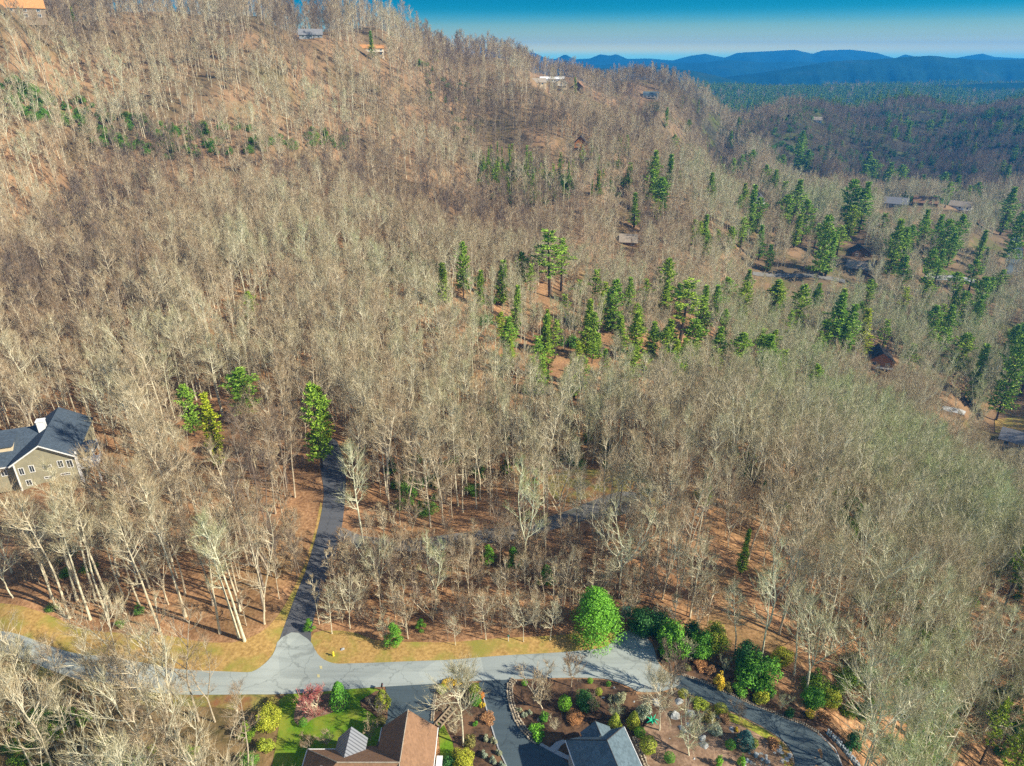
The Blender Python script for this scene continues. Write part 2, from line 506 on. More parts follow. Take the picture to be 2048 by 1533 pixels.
def leafy(seed, w, h, n, leaf=.16, lumps=9, stems=5, z0=.1, cone=0.0, tight=0.0):
    """broad evergreen shrub or tree: leaves in lumps, stems inside"""
    rng = random.Random(seed)
    T, K = MB(), MB()
    for i in range(stems):
        t = rng.random() * 6.28; r = w * .5 * rng.random()
        T.tube([Vector((math.cos(t) * .1, math.sin(t) * .1, -.2)), Vector((math.cos(t) * r * .5, math.sin(t) * r * .5, h * .4)), Vector((math.cos(t) * r, math.sin(t) * r, h * .8))], [.04 + w * .02, .03 + w * .01, .015], 4)
    cs = []
    for i in range(lumps):
        t = rng.random() * 6.28; zz = rng.random()
        prof = math.sqrt(max(.02, 1 - (2 * zz - 1) ** 2)) if not cone else max(.08, (1 - zz) ** (1 / (1 + cone)) * min(1, zz * 6 + .45))
        r = w * prof * (rng.uniform(.45, .8) if not tight else .5)
        cs.append((Vector((math.cos(t) * r, math.sin(t) * r, z0 * h + zz * h * (.86 - z0))), w * rng.uniform(.28, .5) * (1 - .5 * zz * (cone > 0)), prof))
    if tight:
        for i in range(n):
            zz = rng.random() ** (1.25 if cone else 1); t = rng.random() * 6.28
            prof = math.sqrt(max(.0, 1 - (2 * zz - 1) ** 2)) if not cone else (1 - zz) ** (.6) * min(1, zz * 5 + .55)
            rr = prof * (1 - .22 * rng.random() ** 2) * (1 + .07 * math.sin(t * 5 + zz * 9 + seed) + .05 * math.sin(t * 11 - zz * 17))
            c = Vector((math.cos(t) * w * rr, math.sin(t) * w * rr, zz * h))
            nn = Vector((math.cos(t) * prof, math.sin(t) * prof, (zz - .45) * 1.2)).normalized()
            leaf_quad(K, c, nn, leaf, rng)
    else:
        tot = sum(c[1] ** 2 for c in cs)
        for c, r, _ in cs:
            for i in range(int(n * r * r / tot)):
                d = Vector((rng.gauss(0, 1), rng.gauss(0, 1), rng.gauss(.25, .9))).normalized()
                q = c + Vector((d.x * r, d.y * r, d.z * r * .8)) * rng.uniform(.62, 1.06)
                if q.z < .03: q.z = .03 + rng.random() * .2
                leaf_quad(K, q, d, leaf, rng)
    return T, K
def leaf_quad(mb, c, nrm, s, rng):
    n = (nrm + Vector((rng.gauss(0, .5), rng.gauss(0, .5), rng.gauss(.15, .5)))).normalized()
    a = n.orthogonal().normalized(); b = n.cross(a)
    t = rng.random() * 6.28
    a, b = a * math.cos(t) + b * math.sin(t), b * math.cos(t) - a * math.sin(t)
    L = s * rng.uniform(.7, 1.35); w = L * .42
    k = len(mb.v)
    for q in (c - a * L * .5, c + b * w * .5, c + a * L * .5, c - b * w * .5):
        mb.v.append((q.x, q.y, q.z))
    mb.f.append((k, k + 1, k + 2, k + 3)); mb.m.append(mb.mi)
class Kind:
    """one plant shape: trunk mesh, crown mesh, and one mesh of both for far-off woods"""
    def __init__(s, name, TK, bark, leaf):
        T, K = TK
        s.name = name
        s.t = T.mesh(name + '_trunk', bark); s.k = K.mesh(name + '_crown', [bark, leaf] if any(K.m) else leaf)
        B = MB(); B.v = T.v + K.v
        B.f = T.f + [tuple(i + len(T.v) for i in f) for f in K.f]
        B.m = [0] * len(T.f) + (K.m if any(K.m) else [1] * len(K.f))
        s.both = B.mesh(name + '_whole', [bark, leaf])
        s.ob = None
    def plant(s, name, x, y, sc, rz, tint, label, cat, group=None, z=None, parts=('trunk', 'crown'), sxy=1.0):
        e = empty(name, (x, y, float(hz(x, y)) if z is None else z), rz)
        e.scale = (sc * sxy, sc * sxy, sc)
        a = link(parts[0], s.t, e); b = link(parts[1], s.k, e)
        a['tint'] = tint; b['tint'] = tint
        tag(e, label, cat, group)
        return e
def scatter(name, kinds, P, rot, scl, tint, idx, label, cat=None, kind='stuff', group=None):
    """one object drawing many plants through geometry nodes"""
    me = bpy.data.meshes.new(name)
    me.vertices.add(len(P))
    me.vertices.foreach_set('co', np.asarray(P, np.float32).ravel())
    for nm, arr, ty in (('rz', rot, 'FLOAT'), ('scl', scl, 'FLOAT'), ('tint', tint, 'FLOAT'), ('pick', idx, 'INT')):
        a = me.attributes.new(nm, ty, 'POINT')
        a.data.foreach_set('value', np.asarray(arr, np.int32 if ty == 'INT' else np.float32))
    o = link(name, me)
    g = bpy.data.node_groups.new(name, 'GeometryNodeTree')
    g.interface.new_socket('Geometry', in_out='INPUT', socket_type='NodeSocketGeometry')
    g.interface.new_socket('Geometry', in_out='OUTPUT', socket_type='NodeSocketGeometry')
    N = g.nodes.new; Lk = g.links.new
    gi, go = N('NodeGroupInput'), N('NodeGroupOutput')
    jn = N('GeometryNodeJoinGeometry')
    for k in reversed(kinds):
        if k.ob is None:
            k.ob = bpy.data.objects.new(k.name, k.both)
        oi = N('GeometryNodeObjectInfo'); oi.inputs['Object'].default_value = k.ob
        oi.inputs['As Instance'].default_value = True
        Lk(oi.outputs['Geometry'], jn.inputs[0])
    ip = N('GeometryNodeInstanceOnPoints')
    Lk(gi.outputs[0], ip.inputs['Points']); Lk(jn.outputs[0], ip.inputs['Instance'])
    ip.inputs['Pick Instance'].default_value = True
    def at(nm, ty):
        a = N('GeometryNodeInputNamedAttribute'); a.data_type = ty; a.inputs['Name'].default_value = nm
        return a.outputs['Attribute']
    Lk(at('pick', 'INT'), ip.inputs['Instance Index'])
    cx = N('ShaderNodeCombineXYZ'); Lk(at('rz', 'FLOAT'), cx.inputs['Z']); Lk(cx.outputs[0], ip.inputs['Rotation'])
    cs = N('ShaderNodeCombineXYZ'); sa = at('scl', 'FLOAT')
    for i in range(3): Lk(sa, cs.inputs[i])
    Lk(cs.outputs[0], ip.inputs['Scale'])
    Lk(ip.outputs[0], go.inputs[0])
    md = o.modifiers.new('scatter', 'NODES'); md.node_group = g
    tag(o, label, cat, group, kind)
    return o
BARE = [Kind('hardwood_%s' % n, bare_tree(*a, **k), M['bark'], M['twig']) for n, a, k in [
    ('tall', (1, 24, 3.4, .46, 19), {}),
    ('slim', (2, 22, 2.7, .50, 17), {}),
    ('broad', (3, 21, 4.6, .34, 22), dict(fork=3, kids=(6, 4))),
    ('twin', (4, 22, 3.6, .30, 20), dict(fork=2)),
    ('full', (5, 19, 4.4, .32, 24), dict(kids=(6, 4), tl=.9)),
    ('bent', (6, 20, 3.2, .45, 18), dict(bend=.05)),
    ('crooked', (7, 18, 4.8, .28, 20), dict(fork=4, bend=.06, kids=(6, 4))),
    ('pole', (8, 23, 2.2, .58, 14), {})]]
SMALL = [Kind('sapling_%s' % n, bare_tree(*a, **k), M['bark'], M['twig']) for n, a, k in [
    ('thin', (11, 9, 1.3, .30, 13), dict(kids=(4, 4), twigs=4, tl=.55, tw=.035, r0=.07)),
    ('bushy', (12, 6, 1.7, .12, 16), dict(kids=(5, 4), twigs=4, tl=.55, tw=.035, r0=.06, fork=3)),
    ('whip', (13, 11, 1.0, .45, 9), dict(kids=(4, 4), twigs=4, tl=.5, tw=.035, r0=.075)),
    ('spread', (14, 7, 2.2, .15, 18), dict(kids=(5, 4), twigs=4, tl=.6, tw=.035, r0=.08, fork=4))]]
BARE += [Kind('hardwood_%s' % n, bare_tree(*a, **k), M['bark'], M['twig']) for n, a, k in [
    ('tall_b', (101, 25, 3.2, .44, 21), dict(bend=.03)),
    ('slim_b', (102, 21, 2.4, .52, 15), {}),
    ('broad_b', (103, 20, 5.0, .38, 20), dict(fork=2, kids=(6, 4))),
    ('twin_b', (104, 23, 3.9, .22, 22), dict(fork=2, bend=.03)),
    ('full_b', (105, 18, 4.1, .26, 22), dict(kids=(6, 4), tl=1.2)),
    ('bent_b', (106, 21, 3.4, .40, 19), dict(bend=.06)),
    ('crooked_b', (107, 17, 4.6, .24, 18), dict(fork=3, bend=.08, kids=(6, 4))),
    ('pole_b', (108, 22, 1.9, .62, 12), dict(bend=.03))]]
CON = [Kind('conifer_%s' % n, conifer(*a, **k), M['dark_bark'], M['needle']) for n, a, k in [
    ('bushy', (27, 15, 4.2), dict(gap=.9, tufts=16, droop=.0, shape=.42, open_=.18, tuft=.52, base=.15)),
    ('pine', (21, 20, 4.0), dict(open_=.2, gap=1.1, tufts=15, shape=.5, base=.25, tuft=.5)),
    ('hemlock', (22, 18, 3.6), dict(gap=.75, tufts=12, droop=-.12, shape=.62, open_=.12, tuft=.46)),
    ('ragged', (23, 19, 3.8), dict(open_=.3, gap=1.2, tufts=14, shape=.5, base=.35, tuft=.5)),
    ('narrow', (24, 17, 2.3), dict(gap=.65, tufts=9, open_=.1))]]
BROAD = [Kind('evergreen_%s' % n, leafy(*a, **k), M['dark_bark'], M['broadleaf']) for n, a, k in [
    ('laurel', (31, 2.2, 3.0, 2600), dict(leaf=.26, lumps=16)),
    ('thicket', (32, 3.0, 2.6, 3000), dict(leaf=.28, lumps=20)),
    ('holly', (33, 2.0, 5.0, 3200), dict(leaf=.24, lumps=22, cone=.6))]]
# ------------------------------------------------------------------ ground
def grid_mesh(name, X, Y, Z, mats, smooth=True):
    a, b = X.shape
    me = bpy.data.meshes.new(name)
    co = np.stack([X, Y, Z], -1).reshape(-1, 3).astype(np.float32)
    i = np.arange(a * b).reshape(a, b)
    q = np.stack([i[:-1, :-1], i[:-1, 1:], i[1:, 1:], i[1:, :-1]], -1).reshape(-1, 4).astype(np.int32)
    me.vertices.add(len(co)); me.vertices.foreach_set('co', co.ravel())
    me.loops.add(q.size); me.loops.foreach_set('vertex_index', q.ravel())
    me.polygons.add(len(q)); me.polygons.foreach_set('loop_start', np.arange(0, q.size, 4, dtype=np.int32))
    me.polygons.foreach_set('use_smooth', [smooth] * len(q))
    me.materials.append(mats)
    me.update(calc_edges=True)
    return me
m = NT('leaf_litter')
P_ = m.pos()
litter = m.ramp(m.noise(1.6, 5, P_, .7), [(.30, (.17, .085, .042)), (.5, (.38, .205, .10)), (.7, (.56, .34, .18))])
litter = m.mix(m.ramp(m.noise(.09, 3, P_), [(.42, (0, 0, 0)), (.62, (1, 1, 1))]), litter, m.mul(litter, .62))
moss = m.ramp(m.noise(2.5, 3, P_), [(.3, (.06, .075, .02)), (.7, (.16, .17, .05))])
sx = m.n('SeparateXYZ'); m.l(P_, sx.inputs[0])
gm = m.ramp(m.noise(.035, 4, P_), [(.52, (0, 0, 0)), (.66, (1, 1, 1))])
east = m.maprange(sx.outputs['X'], 30, 200, .25, .9)
fac = m.math('MULTIPLY', gm, east)
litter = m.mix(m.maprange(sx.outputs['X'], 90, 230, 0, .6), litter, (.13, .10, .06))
floor_shade_ = m.math('MULTIPLY', m.maprange(sx.outputs['Y'], 600, 720, 0, 1), m.maprange(sx.outputs['X'], 150, 230, 0, .9))
litter = m.mix(m.maprange(sx.outputs['Y'], 230, 400, 0, .65), litter, (.27, .18, .105))
low_ = m.math('MULTIPLY', m.maprange(sx.outputs['Y'], 82, 72, 0, 1), m.maprange(sx.outputs['X'], -30, -38, 0, .8))
litter = m.mix(low_, litter, m.ramp(m.noise(.5, 5, P_), [(.35, (.05, .055, .02)), (.5, (.14, .11, .05)), (.68, (.27, .19, .09))]))
litter = m.mix(floor_shade_, litter, (.030, .040, .030))  # shade of the far right ridge, painted into the floor colour
litter = m.mix(m.math('MULTIPLY', m.maprange(sx.outputs['Y'], 300, 420, 0, 1), m.ramp(m.noise(.02, 4, P_), [(.45, (0, 0, 0)), (.6, (.7,) * 3)])), litter, (.10, .085, .05))
c = m.mix(fac, litter, moss)
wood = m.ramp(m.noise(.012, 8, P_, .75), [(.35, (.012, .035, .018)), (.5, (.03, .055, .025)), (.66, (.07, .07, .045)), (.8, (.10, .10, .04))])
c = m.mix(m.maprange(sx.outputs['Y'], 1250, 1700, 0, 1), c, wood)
m.bump(m.noise(.8, 5, P_), .6, .35)
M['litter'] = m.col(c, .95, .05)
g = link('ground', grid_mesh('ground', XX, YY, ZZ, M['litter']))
tag(g, 'hilly forest floor covered in orange brown fallen leaves', None, None, 'structure')
# ------------------------------------------------------------------ roads, verges, lawns, beds: thin sheets lying on the ground
def soften(P, n=1):
    for _ in range(n):
        o = []
        for i in range(len(P)):
            a, b = P[i], P[(i + 1) % len(P)]
            o += [a.lerp(b, .22), a.lerp(b, .78)]
        P = o
    return P
POLY = {}
SIGHT = []
HOUSE_AT = []
def clear_at(x, y, r, front):
    HOUSE_AT.append((x, y, r, front))
def sheet(name, px, mat_, off, label, soft=1, cell=1.2, world=None, kind='structure', cat=None, nm=None):
    P = world if world is not None else [G(u, v) for u, v in px]
    P = soften([Vector((p.x, p.y, 0)) for p in P], soft)
    POLY.setdefault(name, []).append(np.array([(p.x, p.y) for p in P]))
    bm = bmesh.new()
    vs = [bm.verts.new(p) for p in P]
    f = bm.faces.new(vs)
    f.normal_update()
    if f.normal.z < 0: bmesh.ops.reverse_faces(bm, faces=[f])
    bmesh.ops.triangulate(bm, faces=bm.faces[:])
    xs = [p.x for p in P]; ys = [p.y for p in P]
    for lo, hi, ax in ((min(xs), max(xs), 0), (min(ys), max(ys), 1)):
        k = math.ceil(lo / cell) * cell
        while k < hi:
            co = (k, 0, 0) if ax == 0 else (0, k, 0)
            no = (1, 0, 0) if ax == 0 else (0, 1, 0)
            bmesh.ops.bisect_plane(bm, geom=bm.verts[:] + bm.edges[:] + bm.faces[:], plane_co=co, plane_no=no)
            k += cell
    V = np.array([v.co[:] for v in bm.verts])
    zz = hz(V[:, 0], V[:, 1]) + off
    for v, z in zip(bm.verts, zz): v.co.z = z
    me = bpy.data.meshes.new(nm or name)
    bm.to_mesh(me); bm.free()
    me.materials.append(mat_)
    me.polygons.foreach_set('use_smooth', [True] * len(me.polygons))
    o = link(nm or name, me)
    return tag(o, label, cat, None, kind)

# materials of the ground cover
def asphalt(name, a, b, streak=.5, tint=None, blotch=.08):
    m = NT(name); P = m.pos()
    c = m.ramp(m.noise(14, 3, P, .7), [(.3, a), (.7, b)])
    mp = m.n('Mapping'); mp.inputs['Scale'].default_value = (.05, .8, 1); m.l(P, mp.inputs[0])
    s = m.noise(1.0, 4, mp.outputs[0], .6, .6)
    c = m.mix(m.ramp(s, [(.45, (0, 0, 0)), (.62, (streak,) * 3)]), c, m.mul(c, .72))
    c = m.mix(m.ramp(m.noise(blotch, 4, P), [(.4, (0, 0, 0)), (.7, (.6,) * 3)]), c, m.mul(c, .8))
    vo = m.n('TexVoronoi'); vo.feature = 'DISTANCE_TO_EDGE'; vo.inputs['Scale'].default_value = .16
    wn = m.n('TexNoise'); wn.inputs['Scale'].default_value = .8; m.l(P, wn.inputs['Vector'])
    wv = m.n('VectorMath'); wv.operation = 'MULTIPLY_ADD'; m.l(wn.outputs['Color'], wv.inputs[0]); wv.inputs[1].default_value = (2.2, 2.2, 0); m.l(P, wv.inputs[2]); m.l(wv.outputs[0], vo.inputs['Vector'])
    c = m.mix(m.ramp(vo.outputs['Distance'], [(.0, (.55,) * 3), (.018, (0, 0, 0))]), c, m.mul(c, .45))
    pv = m.n('TexVoronoi'); pv.inputs['Scale'].default_value = .11; m.l(P, pv.inputs['Vector'])
    c = m.mix(.35, c, m.mix(1.0, c, m.ramp(pv.outputs['Color'], [(.2, (.72, .74, .76)), (.8, (1.25, 1.22, 1.18))]), 'MULTIPLY'))
    if tint: c = m.mix(m.ramp(m.noise(.25, 4, P), [(.5, (0, 0, 0)), (.75, (.7,) * 3)]), c, tint)
    m.bump(m.noise(20, 3, P), .25, .03)
    return m.col(c, .85, .25)
M['road'] = asphalt('weathered_asphalt', (.30, .335, .315), (.41, .445, .415))
M['side_road'] = asphalt('side_road_asphalt', (.085, .088, .10), (.13, .135, .145), .4)
M['drive'] = asphalt('driveway_asphalt', (.055, .08, .095), (.09, .12, .135), .45)
M['gravel'] = asphalt('gravel_drive', (.13, .125, .12), (.24, .23, .21), .3, (.10, .10, .03))
M['concrete'] = asphalt('pale_concrete', (.35, .36, .36), (.45, .45, .44), .2)
M['verge'] = speckle('dry_golden_grass', (.30, .18, .055), (.50, .32, .11), 1.8, .95, (.28, .25, .05), .22, .5, 5)
M['olive'] = speckle('olive_grass', (.13, .13, .035), (.30, .25, .07), 1.5, .95, (.26, .12, .05), .3, .5, 5)
M['lawn'] = speckle('green_lawn', (.085, .17, .008), (.15, .28, .012), 2.6, .95, (.24, .27, .03), .3, .4, 5)
M['mulch'] = speckle('dark_mulch', (.035, .022, .014), (.115, .068, .042), 2.2, .95, (.19, .105, .055), .35, .7, 6)
M['tanmulch'] = speckle('tan_leaf_mulch', (.20, .12, .075), (.38, .25, .16), 2.4, .95, (.13, .08, .045), .3, .6, 6)
M['yellowgreen'] = speckle('yellow_green_ground_cover', (.16, .19, .02), (.34, .36, .04), 2.0, .9, (.24, .13, .05), .4, .8, 5)

road_px = [(-420,1190),(-200,1225),(0,1262),(103,1294),(171,1311),(290,1328),(376,1341),(470,1345),(500,1346),(515,1340),(535,1324),(549,1306),(556,1280),
           (590,1262),(622,1283),(632,1305),(645,1319),(663,1327),(680,1329),(793,1325),(939,1318),(1100,1307),(1190,1300),(1216,1293),(1230,1280),(1238,1268),(1255,1262),(1281,1266),(1300,1282),(1309,1300),(1313,1322),(1330,1343),(1352,1354),
           (1362,1364),(1356,1374),(1322,1385),(1278,1386),(1258,1374),(1234,1365),(1211,1358),(1132,1356),(1029,1360),(948,1363),(866,1369),(778,1374),(640,1385),(500,1391),(410,1391),(308,1386),(239,1376),(171,1362),(103,1341),(0,1308),(-200,1262),(-420,1228)]
sheet('main_road', road_px, M['road'], .085, 'pale grey asphalt road running across the bottom and widening at its right end', 1)
side_px = [(556,1290),(565,1263),(591,1192),(615,1134),(635,1062),(644,1021),(649,987),(641,938),(640,905),(646,880),(672,878),(684,905),(693,952),(690,1004),(686,1041),(680,1080),(668,1120),(652,1160),(638,1200),(627,1240),(622,1270),(622,1288),(590,1300)]
sheet('side_road', side_px, M['side_road'], .068, 'dark asphalt side road climbing into the bare woods', 1)
sheet('gravel_drive', [(678,1052),(720,1072),(780,1078),(840,1078),(900,1068),(960,1062),(1040,1052),(1110,1030),(1170,1008),(1230,985),(1275,985),(1300,1000),(1300,1020),(1260,1030),(1190,1035),(1120,1055),(1040,1078),(960,1092),(840,1104),(740,1102),(680,1090)],
      M['gravel'], .055, 'grey gravel track curving through the woods from the side road', 1)
sheet('driveway', [(771,1372),(872,1367),(870,1395),(868,1441),(862,1500),(752,1500),(768,1447),(774,1408)], M['drive'], .06, 'dark asphalt driveway leading to the brown roofed house', 0)
sheet('driveway', [(949,1362),(1029,1359),(1021,1382),(1024,1411),(1036,1443),(1057,1471),(1080,1490),(1120,1512),(1150,1540),(1160,1640),(1040,1640),(1013,1531),(998,1499),(980,1441),(968,1397)], M['drive'], .06, 'blue grey asphalt driveway running down past the stone edged bed', 1)
sheet('driveway', [(1346,1350),(1366,1352),(1410,1368),(1454,1388),(1498,1409),(1542,1426),(1600,1448),(1637,1470),(1669,1502),(1684,1535),(1688,1600),(1590,1600),(1591,1533),(1587,1508),(1568,1483),(1533,1458),(1495,1439),(1435,1412),(1400,1397),(1375,1387),(1354,1379),(1344,1366)], M['drive'], .06, 'dark asphalt driveway curving down to the right bottom corner', 1)
sheet('verge', [(618,1283),(630,1262),(700,1262),(760,1285),(900,1286),(1050,1275),(1150,1268),(1220,1262),(1236,1272),(1226,1290),(1190,1303),(1100,1310),(939,1321),(793,1328),(680,1332),(660,1330),(640,1318),(628,1300)], M['verge'], .03, 'dry golden grass verge between road and woods')
sheet('verge', [(-420,1120),(0,1206),(103,1232),(188,1264),(273,1270),(342,1272),(410,1286),(479,1286),(530,1262),(562,1225),(586,1180),(610,1128),(629,1066),(638,1020),(642,1000),(648,1040),(638,1066),(618,1136),(594,1196),(568,1266),(552,1310),(535,1330),(515,1345),(490,1350),(376,1345),(290,1332),(171,1315),(103,1298),(0,1266),(-420,1196)], M['verge'], .03, 'dry tan grass verge left of the junction')
sheet('verge', [(-300,1240),(0,1300),(103,1338),(171,1359),(239,1373),(308,1383),(410,1388),(500,1388),(562,1388),(560,1440),(500,1425),(400,1412),(250,1405),(100,1380),(-300,1290)], M['olive'], .03, 'olive grass strip along the lower side of the road', 1)
sheet('lawn', [(556,1390),(640,1384),(776,1373),(772,1440),(764,1460),(750,1500),(690,1510),(620,1520),(560,1580),(540,1560),(552,1490),(560,1440)], M['lawn'], .034, 'bright green lawn in front of the brown roofed house')
sheet('lawn', [(876,1440),(889,1452),(905,1485),(916,1540),(916,1600),(880,1600),(880,1500)], M['lawn'], .034, 'narrow strip of lawn beside the brown roofed house', 0)
sheet('garden_bed', [(588,1425),(600,1398),(640,1390),(680,1386),(699,1398),(697,1408),(680,1420),(655,1430),(630,1436),(612,1448),(600,1454),(588,1444)], M['tanmulch'], .06, 'leaf covered planting bed round the red twigged shrub', 1)
sheet('garden_bed', [(720,1402),(750,1384),(776,1378),(775,1440),(762,1444),(745,1428),(722,1414)], M['mulch'], .06, 'small mulched bed beside the first driveway', 0)
sheet('garden_bed', [(870,1371),(949,1366),(968,1400),(980,1441),(998,1499),(1013,1531),(1030,1600),(918,1600),(912,1520),(905,1480),(889,1448),(868,1436)], M['mulch'], .046, 'brown mulched bed between the two driveways', 0)
sheet('garden_bed', [(1031,1362),(1132,1359),(1211,1361),(1234,1368),(1256,1378),(1276,1390),(1322,1388),(1352,1382),(1330,1420),(1270,1470),(1240,1520),(1240,1600),(1150,1600),(1110,1500),(1078,1482),(1040,1443),(1028,1411),(1026,1382)], M['mulch'], .046, 'dark mulched island bed above the slate blue roof', 0)
sheet('garden_bed', [(1352,1382),(1400,1400),(1435,1415),(1495,1442),(1533,1461),(1566,1486),(1584,1510),(1588,1533),(1588,1610),(1240,1610),(1240,1520),(1270,1470),(1330,1420)], M['tanmulch'], .05, 'tan planted slope with boulders inside the curving driveway', 0)
sheet('garden_bed', [(1372,1392),(1400,1400),(1435,1415),(1495,1442),(1533,1461),(1566,1486),(1584,1510),(1590,1560),(1574,1560),(1566,1515),(1545,1486),(1500,1460),(1450,1440),(1400,1420)], M['yellowgreen'], .075, 'yellow green ground cover along the inner edge of the curving driveway', 1)
sheet('garden_bed', [(1312,1298),(1330,1290),(1400,1315),(1470,1345),(1530,1380),(1580,1405),(1640,1440),(1690,1480),(1700,1530),(1690,1540),(1669,1498),(1637,1466),(1600,1444),(1542,1422),(1498,1405),(1454,1384),(1410,1364),(1366,1348),(1335,1340),(1316,1322)], M['mulch'], .046, 'dark mulched bank between the curving driveway and the woods', 1)
sheet('path', [(1078,1484),(1100,1496),(1112,1485),(1126,1480),(1134,1484),(1122,1492),(1116,1502),(1140,1514),(1160,1524),(1156,1530),(1120,1514),(1080,1492)], M['concrete'], .07, 'curved pale path beside the slate blue roofed house', 0)
sheet('clearing', [(1080,960),(1150,935),(1240,945),(1300,955),(1330,985),(1320,1020),(1290,1000),(1200,990),(1120,1010)], M['olive'], .04, 'olive grass clearing beside the gravel track')
# far roads and lawns seen between the trees
sheet('hillside_track', [(40,440),(150,438),(300,436),(425,436),(425,443),(300,443),(150,445),(40,447)], M['gravel'], .25, 'pale track crossing the left hillside', 0, 4)
sheet('valley_road', [(1505,544),(1560,548),(1650,553),(1690,560),(1690,567),(1650,560),(1560,555),(1505,551)], M['gravel'], .25, 'pale road in front of the tan roofed house', 0, 4)
sheet('valley_road', [(1850,545),(1880,552),(1930,556),(1950,560),(1950,568),(1900,562),(1850,558)], M['concrete'], .25, 'pale curved driveway beside a lawn in the valley', 0, 4)
sheet('valley_lawn', [(1846,536),(1880,540),(1930,550),(1930,556),(1880,552),(1846,545)], M['lawn'], .2, 'small yellow green lawn in the valley', 0, 4)
sheet('valley_road', [(2024,470),(2040,470),(2046,500),(2040,550),(2010,550),(2016,500)], M['drive'], .25, 'road striped with tree shadows at the right edge', 0, 4)
sheet('valley_road', [(1884,813),(1905,816),(1932,824),(1928,832),(1900,825),(1884,820)], M['concrete'], .2, 'short pale bend of track in the right woods', 0, 3)
sheet('valley_lawn', [(1990,838),(2100,834),(2100,862),(1990,866)], M['verge'], .2, 'golden grass around the grey roofed house at the right edge', 0, 3)
for q in POLY['valley_road'] + POLY['valley_lawn']:
    cx_, cy_ = q.mean(0); clear_at(float(cx_), float(cy_), 7, 14); SIGHT.append((float(cx_), float(cy_), float(hz(cx_, cy_)) + .5, float(np.ptp(q[:, 0])) * .4))
for uu in range(60, 420, 60):
    p = G(uu, 439); clear_at(p.x, p.y, 5, 20)
for uu, vv, r_, f_ in ((1240,985,4,10),(850,1088,3,5),(1300,985,3.5,8)):
    p = G(uu, vv); clear_at(p.x, p.y, r_, f_)
EXC = []
for nme, lst in POLY.items():
    mg = dict(main_road=1.5, side_road=.5, gravel_drive=.8, driveway=1.2, verge=.1, lawn=1.0, garden_bed=.6, path=1, clearing=0, hillside_track=1, valley_road=2.5, valley_lawn=3)[nme]
    for q in lst: EXC.append((q, mg))
def in_poly(X, Y, q, mg=0.0):
    ins = np.zeros(len(X), bool)
    x0, x1, y0, y1 = q[:, 0].min() - mg, q[:, 0].max() + mg, q[:, 1].min() - mg, q[:, 1].max() + mg
    c = np.where((X > x0) & (X < x1) & (Y > y0) & (Y < y1))[0]
    if len(c) == 0: return ins
    px, py = X[c], Y[c]
    r = np.zeros(len(c), bool); dm = np.full(len(c), 1e9)
    for i in range(len(q)):
        a, b = q[i], q[(i + 1) % len(q)]
        cr = ((a[1] > py) != (b[1] > py)) & (px < (b[0] - a[0]) * (py - a[1]) / (b[1] - a[1] + 1e-12) + a[0])
        r ^= cr
        if mg > 0:
            e = b - a; L = (e ** 2).sum() + 1e-9
            t = np.clip(((px - a[0]) * e[0] + (py - a[1]) * e[1]) / L, 0, 1)
            dm = np.minimum(dm, (px - a[0] - t * e[0]) ** 2 + (py - a[1] - t * e[1]) ** 2)
    ins[c] = r | (dm < mg * mg)
    return ins

# ------------------------------------------------------------------ far mountains
def fbm1(x, seed, n=6):
    o = 0; a = 1
    for i in range(n):
        o = o + a * math.sin(x * (2.1 ** i) * 1.3 + seed * 3.7 + i * 1.9) ; a *= .52
    return o
mm = NT('distant_forest_cover')
c = mm.ramp(mm.noise(.004, 9, None, .7), [(.35, (.006, .025, .022)), (.55, (.012, .042, .035)), (.7, (.03, .055, .045))])
M['mountain'] = mm.col(c, .95, .02)
HORIZ = 110
def mountain(D, prof, label, depth=1400, wob=.5, nu=420, nr=26, seed=1, zb=-120):
    us = np.linspace(prof[0][0], prof[-1][0], nu)
    vs = np.interp(us, [p[0] for p in prof], [p[1] for p in prof])
    X = np.zeros((nr * 2 - 1, nu)); Y = X.copy(); Z = X.copy()
    for j, (u, v) in enumerate(zip(us, vs)):
        v = v + wob * fbm1(u * .02, seed) * .45
        p = on_y(u, v, D)
        for i in range(nr * 2 - 1):
            f = i / (nr - 1) - 1          # -1 front foot, 0 crest, 1 back foot
            h = (1 - abs(f)) ** 1.25 if abs(f) < 1 else 0
            sp_ = .10 * (fbm1(u * .028 + f * 2.1, seed + 2) + fbm1(u * .011 - f, seed + 5)) * abs(f) * (1 - abs(f)) * 2.2
            dy = f * depth
            k = (D + dy) / D
            X[i, j] = p.x * k; Y[i, j] = D + dy
            Z[i, j] = zb + (p.z - zb) * max(-.2, h + sp_)
    o = link('mountain_range', grid_mesh('mountain_range', X, Y, Z, M['mountain']))
    tag(o, label, None, None, 'structure')
mountain(7300, [(560,109.2),(800,103.8),(930,98.4),(948,87.6),(965,95.7),(990,102.5),(1020,103.8),(1045,105.2),(1070,106.5),(1090,116.0),(1110,118.7),(1130,109.2),(1150,118.7),(1180,117.3),(1200,109.2),(1220,111.9),(1233,109.2),(1255,118.7),(1300,117.3),(1345,121.3),(1380,111.9),(1410,107.8),(1450,116.0),(1475,106.5),(1540,102.5),(1590,99.8),(1625,107.8),(1645,101.1),(1700,99.8),(1755,106.5),(1790,117.3),(1810,109.2),(1850,117.3),(1900,118.7),(1930,113.2),(1965,107.8),(1990,114.6),(2048,117.3),(2300,111.9),(2600,117.3)],
         'blue jagged skyline ridge on the horizon', 900, .6, 600, 22, 1, -200)
mountain(5600, [(700,150),(1000,132),(1100,129),(1200,131),(1300,127),(1400,126),(1460,121),(1520,125),(1600,123),(1700,130),(1800,125),(1900,126),(2100,123),(2400,125)], 'long blue ridge below the skyline', 1100, 1.2, 420, 22, 3, -190)
